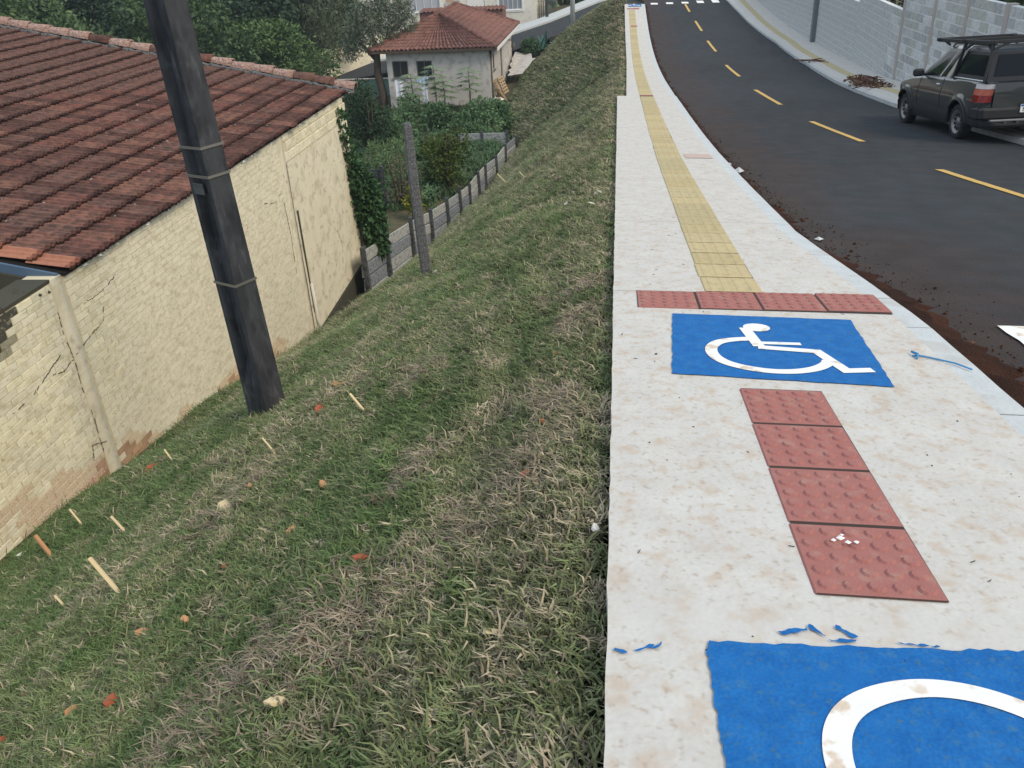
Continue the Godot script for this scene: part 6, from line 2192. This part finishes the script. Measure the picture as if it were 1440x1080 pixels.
	obj("blue_band", bs.done(), mat("plate blue", S("1c4f9e"), 0.5), plate)
	var tm := TextMesh.new()
	tm.text = "EZV8A26"
	tm.font_size = 16
	tm.pixel_size = 0.0054
	tm.depth = 0.003
	var fnt := SystemFont.new()
	fnt.font_names = PackedStringArray(["Droid Sans"])
	tm.font = fnt
	obj("lettering", tm, mats["dark gap"], plate, Transform3D(Basis(), Vector3(0.02, 0.562, 0.9085)))
	var fb := M.new()
	fb.bx(Vector3(0, 0.42, -3.24), Vector3(1.34, 0.28, 0.16), 0.05)
	obj("front_bumper", fb.done(), plastic, car)
	# ladder rack
	var rk := M.new()
	for sd in [-1.0, 1.0]:
		rk.bar(Vector3(sd * 0.63, 1.60, -1.62), Vector3(sd * 0.63, 1.60, 0.72), 0.05, 0.06, 0.006)
		rk.bar(Vector3(sd * 0.63, 1.60, 0.66), Vector3(sd * 0.735, 0.98, 0.72), 0.04, 0.04, 0.006)
		rk.bar(Vector3(sd * 0.63, 1.60, -0.40), Vector3(sd * 0.735, 0.99, -0.52), 0.045, 0.05, 0.006)
		rk.bar(Vector3(sd * 0.63, 1.60, -0.05), Vector3(sd * 0.645, 1.47, -0.40), 0.035, 0.035)
		rk.bar(Vector3(sd * 0.63, 1.60, 0.40), Vector3(sd * 0.65, 1.47, 0.68), 0.035, 0.035)
		rk.bar(Vector3(sd * 0.40, 1.60, 0.68), Vector3(sd * 0.64, 1.50, 0.69), 0.035, 0.035)
	for q in [-1.55, -0.45, 0.68]:
		rk.bar(Vector3(-0.70, 1.612, q), Vector3(0.70, 1.612, q), 0.05, 0.055, 0.006)
	rk.bar(Vector3(-0.63, 1.53, -1.1), Vector3(-0.63, 1.60, -1.4), 0.03, 0.03)
	obj("roof_rack", rk.done(), plastic, car)
	var rails := M.new(true)
	for sd in [-1.0, 1.0]:
		rails.tube([Vector3(sd * 0.53, 1.49, -1.2), Vector3(sd * 0.54, 1.555, -1.05), Vector3(sd * 0.55, 1.56, 0.45), Vector3(sd * 0.55, 1.50, 0.58)], [0.016, 0.018, 0.018, 0.016], 8)
	obj("roof_rail", rails.done(), alloy, car)
	# wheels
	for sd in [-1.0, 1.0]:
		for c in [0.0, -2.55]:
			var w := Transform3D(Basis(Vector3.UP, 0.0 if sd > 0 else PI), Vector3(sd * 0.715, 0.3, c))
			var ty := M.new(true)
			ty.lathe(w, [[0.20, 0.085], [0.215, 0.092], [0.265, 0.092], [0.292, 0.075], [0.30, 0.045], [0.30, -0.045], [0.292, -0.08], [0.2, -0.09]], 28)
			var tyre := obj("wheel", ty.done(), rubber, car)
			var rm := M.new(true)
			rm.lathe(w, [[0.0, 0.060], [0.035, 0.066], [0.05, 0.055], [0.10, 0.045], [0.155, 0.052], [0.185, 0.075], [0.203, 0.088], [0.208, 0.080]], 28)
			var rim := obj("rim", rm.done(), alloy, tyre)
			var hl := M.new()
			for k in 10:
				var a := TAU * k / 10
				hl.box(w * Transform3D(Basis(Vector3.RIGHT, a), Vector3.ZERO) * Transform3D(Basis(), Vector3(0.054, 0.125, 0)), Vector3(0.02, 0.05, 0.035), 0.006)
			obj("rim_slot", hl.done(), mats["dark gap"], tyre)

# ---- small things lying about
func build_litter():
	# pale wooden turf pegs
	var pegs := [[-2.45, 3.02, 0.30, 0.028, 0.9, "thick pale wooden peg lying in the near grass at the lower left"], [-1.47, 4.25, 0.17, 0.018, 1.0, "clean white wooden peg lying in the middle of the grass slope"], [-3.87, 4.63, 0.20, 0.02, 1.1, "pale peg near the foot of the cream wall, left of its twin"], [-3.16, 4.13, 0.19, 0.018, 0.6, "pale peg below the cream wall, right of its twin"], [-2.07, 4.23, 0.16, 0.016, 1.0, "thin peg standing out of the grass below the big pole"], [-3.95, 4.34, 0.24, 0.03, 1.2, "brown peg tilted beside the foot of the cream wall"], [-3.04, 3.3, 0.12, 0.018, 0.5, "short white peg left of the thick pale peg"], [-3.48, 5.33, 0.14, 0.016, 1.5, "upright peg in the dark grass left of the big pole"], [-2.47, 19.5, 0.5, 0.03, 0.7, "far pale peg on the slope above the plank fence"], [-1.9, 17.82, 0.25, 0.03, 0.7, "short far peg just right of the other far peg"]]
	for e in pegs:
		var m := M.new()
		m.bx(Vector3(0, e[2] * 0.42, 0), Vector3(e[3] * 0.85, e[2] * 0.85, e[3] * 0.6), 0.002)
		var o := obj("wooden_peg", m.done(), mats["stake wood"] if e[0] != -3.95 else mats["pale chip"])
		var dir := Vector3(-0.75, 0.6 + 0.4 * (e[4] - 0.5), -0.35).normalized()
		var b := Basis(Quaternion(Vector3.UP, dir)) * Basis(Vector3.UP, rng.randf() * 3.0)
		o.transform = Transform3D(b, Vector3(e[0], bank_y(e[0], e[1]) + 0.015, -e[1]))
		tag(o, e[5], "peg", "wooden turf pegs in the grass")
	# broken roof tile chips
	var chips := [[-0.3, 2.48, 0.03, 0, "bright red clay chip in the grass close to the sidewalk"], [-1.85, 2.04, 0.035, 0, "orange clay chip in the grass at the bottom left"], [-2.06, 2.08, 0.045, 1, "tan clay chip left of the orange one at the bottom left"], [-0.89, 2.29, 0.028, 0, "red clay chip in the middle of the near grass"], [-2.01, 2.53, 0.04, 1, "dusty pink clay chip below the thick pale peg"], [-2.41, 2.07, 0.035, 0, "clay chip at the left edge of the near grass"], [-1.78, 2.9, 0.025, 0, "small red clay chip right of the thick pale peg"], [-1.9, 5.05, 0.05, 1, "long clay chip right of the foot of the big pole"], [-1.94, 4.71, 0.045, 0, "orange red clay chip below the foot of the big pole"], [-1.51, 2.59, 0.03, 1, "pale clay chip in the near grass left of the dead turf"], [-2.57, 2.87, 0.03, 1, "pale clay chip left below the thick pale peg"], [-1.45, 3.39, 0.03, 1, "pale clay chip in the middle of the slope"], [-0.28, 3.76, 0.03, 1, "tan chip in the dry grass along the sidewalk"], [-0.28, 2.89, 0.022, 0, "thin red chip in the dry grass along the sidewalk"], [-2.15, 3.66, 0.06, 2, "dry clod of turf below the cream wall"], [-3.7, 5.35, 0.06, 0, "dark red clay chip at the foot of the cream wall"], [-2.59, 2.42, 0.03, 1, "pale chip near the left edge of the grass"], [-1.47, 2.99, 0.03, 1, "pink chip on the slope below the dry clod"], [-2.04, 3.77, 0.02, 1, "tiny pale chip beside the dry clod"], [-2.48, 4.86, 0.02, 1, "tiny pale chip below the big pole on its left"], [-0.94, 1.6, 0.03, 2, "cut wood stub standing in the dead turf at the bottom"], [-0.3, 1.6, 0.03, 2, "tan wood chip in the near dry grass by the sidewalk"], [-1.77, 2.49, 0.022, 1, "small round pale stone right of the dusty pink chip"], [-0.05, 1.92, 0.018, 3, "white pebble against the sidewalk edge"], [-4.43, 4.61, 0.05, 3, "pale stone at the foot of the cream wall on the left"], [-2.28, 10.07, 0.06, 3, "white scrap in the grass beside the lichen covered post"]]
	for e in chips:
		var m := M.new()
		var r: float = e[2]
		var ring := PackedVector2Array()
		for k in 6:
			var a := TAU * k / 6.0 + rng.randf_range(-0.3, 0.3)
			ring.append(Vector2(cos(a) * r * rng.randf_range(0.8, 1.2), sin(a) * r * 0.65))
		m.poly(Transform3D(Basis(Vector3.RIGHT, -PI / 2), Vector3(0, r * 0.4, 0)), ring, r * 0.45)
		var q := Basis(Vector3.UP, rng.randf() * TAU) * Basis(Vector3.RIGHT, rng.randf_range(0.2, 0.9))
		var o := obj("stone" if e[3] == 3 else "wood_chip" if e[3] == 2 else "clay_chip", m.done(), [mats["terracotta chip"], mats["pale chip"], mats["stake wood"], mats["white plastic"]][e[3]], self, Transform3D(q, Vector3(e[0], bank_y(e[0], e[1]) + 0.028, -e[1])))
		tag(o, e[4], "stone" if e[3] == 3 else "chip", "broken bits scattered over the grass")
	# bleached specks further up the slope: leaf scraps nobody could count
	var sp := M.new()
	for i in 130:
		var s := 7.0 + 22.0 * rng.randf()
		var x := -0.15 - 2.6 * rng.randf() * rng.randf()
		var r := rng.randf_range(0.008, 0.026)
		sp.tint(Color(0.62, 0.58, 0.47) * rng.randf_range(0.6, 1.1))
		var c := Vector3(x, bank_y(x, s) + 0.05, -s)
		var a := rng.randf() * TAU
		var u := Vector3(cos(a), 0.3, sin(a)) * r * 2.0
		var v := Vector3(-sin(a), 0.2, cos(a)) * r
		sp.quad(c - u, c + v, c + u, c - v)
	stuff(tag(obj("leaf_scraps", sp.done(), mats["plain vertex"]), "bleached scraps of leaf scattered over the upper slope", "leaf litter"))
	# crumbs of soil and grass on the pavement
	var cr := M.new()
	for i in 150:
		var s := 0.7 + 6.0 * pow(rng.randf(), 1.3)
		var x := edge_left(s) + 0.03 + (1.3) * rng.randf()
		var r := rng.randf_range(0.0012, 0.0045) * (1.7 if rng.randf() < 0.1 else 1.0)
		cr.tint([Color(0.05, 0.035, 0.025), Color(0.12, 0.09, 0.06), Color(0.6, 0.58, 0.55)][rng.randi() % 3 if rng.randf() < 0.5 else 0])
		if rng.randf() < 0.3:
			var a := rng.randf() * TAU
			var d := Vector3(cos(a), 0, sin(a)) * rng.randf_range(0.004, 0.011)
			var c := Vector3(x, SY(x, s) + 0.003, -s)
			cr.bar(c - d, c + d, 0.0018, 0.0018)
		else:
			clod(cr, Vector3(x, SY(x, s) + r * 0.4, -s), r)
	stuff(tag(obj("pavement_crumbs", cr.done(), mats["plain vertex"]), "crumbs of earth and dry grass strewn on the near sidewalk", "crumbs"))
	# white chips on the nearest tile
	var wt := M.new()
	for e in [[0.59, 1.845, 0.013], [0.606, 1.825, 0.008], [0.628, 1.83, 0.009], [0.598, 1.862, 0.006], [0.572, 1.832, 0.007]]:
		clod(wt, Vector3(e[0], SY(e[0], e[1]) + 0.018, -e[1]), e[2], 0.35)
	tag(obj("white_flake", wt.done(), mats["white frame"]), "crumbled white flake lying on the nearest red tile", "flake")
	# blue tie by the kerb
	var bt := M.new(true)
	var p := []
	var rad := []
	for e in [[1.255, 3.40], [1.285, 3.405], [1.31, 3.39], [1.35, 3.36], [1.40, 3.32], [1.44, 3.25]]:
		p.append(Vector3(e[0], SY(e[0], e[1]) + 0.006, -e[1]))
		rad.append(0.0035)
	bt.tube(p, rad, 6)
	bt.tube([Vector3(1.262, SY(1.26, 3.4) + 0.006, -3.44), Vector3(1.275, SY(1.27, 3.4) + 0.014, -3.40), Vector3(1.262, SY(1.26, 3.37) + 0.006, -3.365)], [0.005, 0.006, 0.004], 6)
	tag(obj("blue_tie", bt.done(), mat("tie blue", S("3f86b8"), 0.6)), "frayed blue string lying across the kerb", "string")
	# stones in the gutter
	for e in [[1.42, 10.2, 0.07, "larger pale stone lying in the gutter opposite the pinkish patch"], [1.40, 10.9, 0.045, "smaller stone in the gutter beside the larger pale one"], [1.52, 6.4, 0.03, "small white stone in the gutter nearer the warning tiles"]]:
		var m := M.new()
		clod(m, Vector3.ZERO, e[2], 0.6)
		tag(obj("stone", m.done(), mats["clean concrete"], self, Transform3D(Basis(), Vector3(e[0], RY(e[0], e[1]) + e[2] * 0.45, -e[1]))), e[3], "stone")
	# dead branches on the far pavement
	var br := thing("dead_branches", "pile of dry brown branches and leaves on the far sidewalk", "branches", Vector3(6.35, RY(6.3, 23.6) + 0.1, -23.6))
	for k in 26:
		var m := M.new(true)
		var a := rng.randf_range(-0.5, 0.5) + (PI if k % 2 else 0.0)
		var o := Vector3(rng.randfn() * 0.18, 0.02 + rng.randf() * 0.06, rng.randfn() * 0.8)
		var d := Vector3(cos(a) * 0.6, 0.0, sin(a) * 0.7) * rng.randf_range(0.2, 0.6)
		m.tube([o - d, o + Vector3(0, 0.04, rng.randfn() * 0.05), o + d], [0.012, 0.014, 0.006], 5)
		obj("branch", m.done(), mats["dry branch"], br)
	stuff(obj("dry_leaves", foliage(555, 500, [[Vector3(0, 0.05, 0), 0.42, 0.12], [Vector3(0.1, 0.04, 0.7), 0.35, 0.1], [Vector3(-0.1, 0.04, -0.6), 0.3, 0.1]], 0.13, Color(0.12, 0.06, 0.042), Color(0.24, 0.15, 0.10), 0.4, 0.0, 0.0), mats["leaf"], br))
	var b2 := thing("dead_branch", "single dry branch lying on the far kerb up the street", "branch", Vector3(6.45, RY(6.4, 31.5) + 0.1, -31.5))
	for k in 3:
		var m := M.new(true)
		m.tube([Vector3(-0.5 + 0.2 * k, 0.03, -0.3 + 0.3 * k), Vector3(0, 0.05, 0), Vector3(0.5, 0.03, 0.5 - 0.5 * k)], [0.02, 0.025, 0.012], 5)
		obj("twig", m.done(), mats["dry branch"], b2)
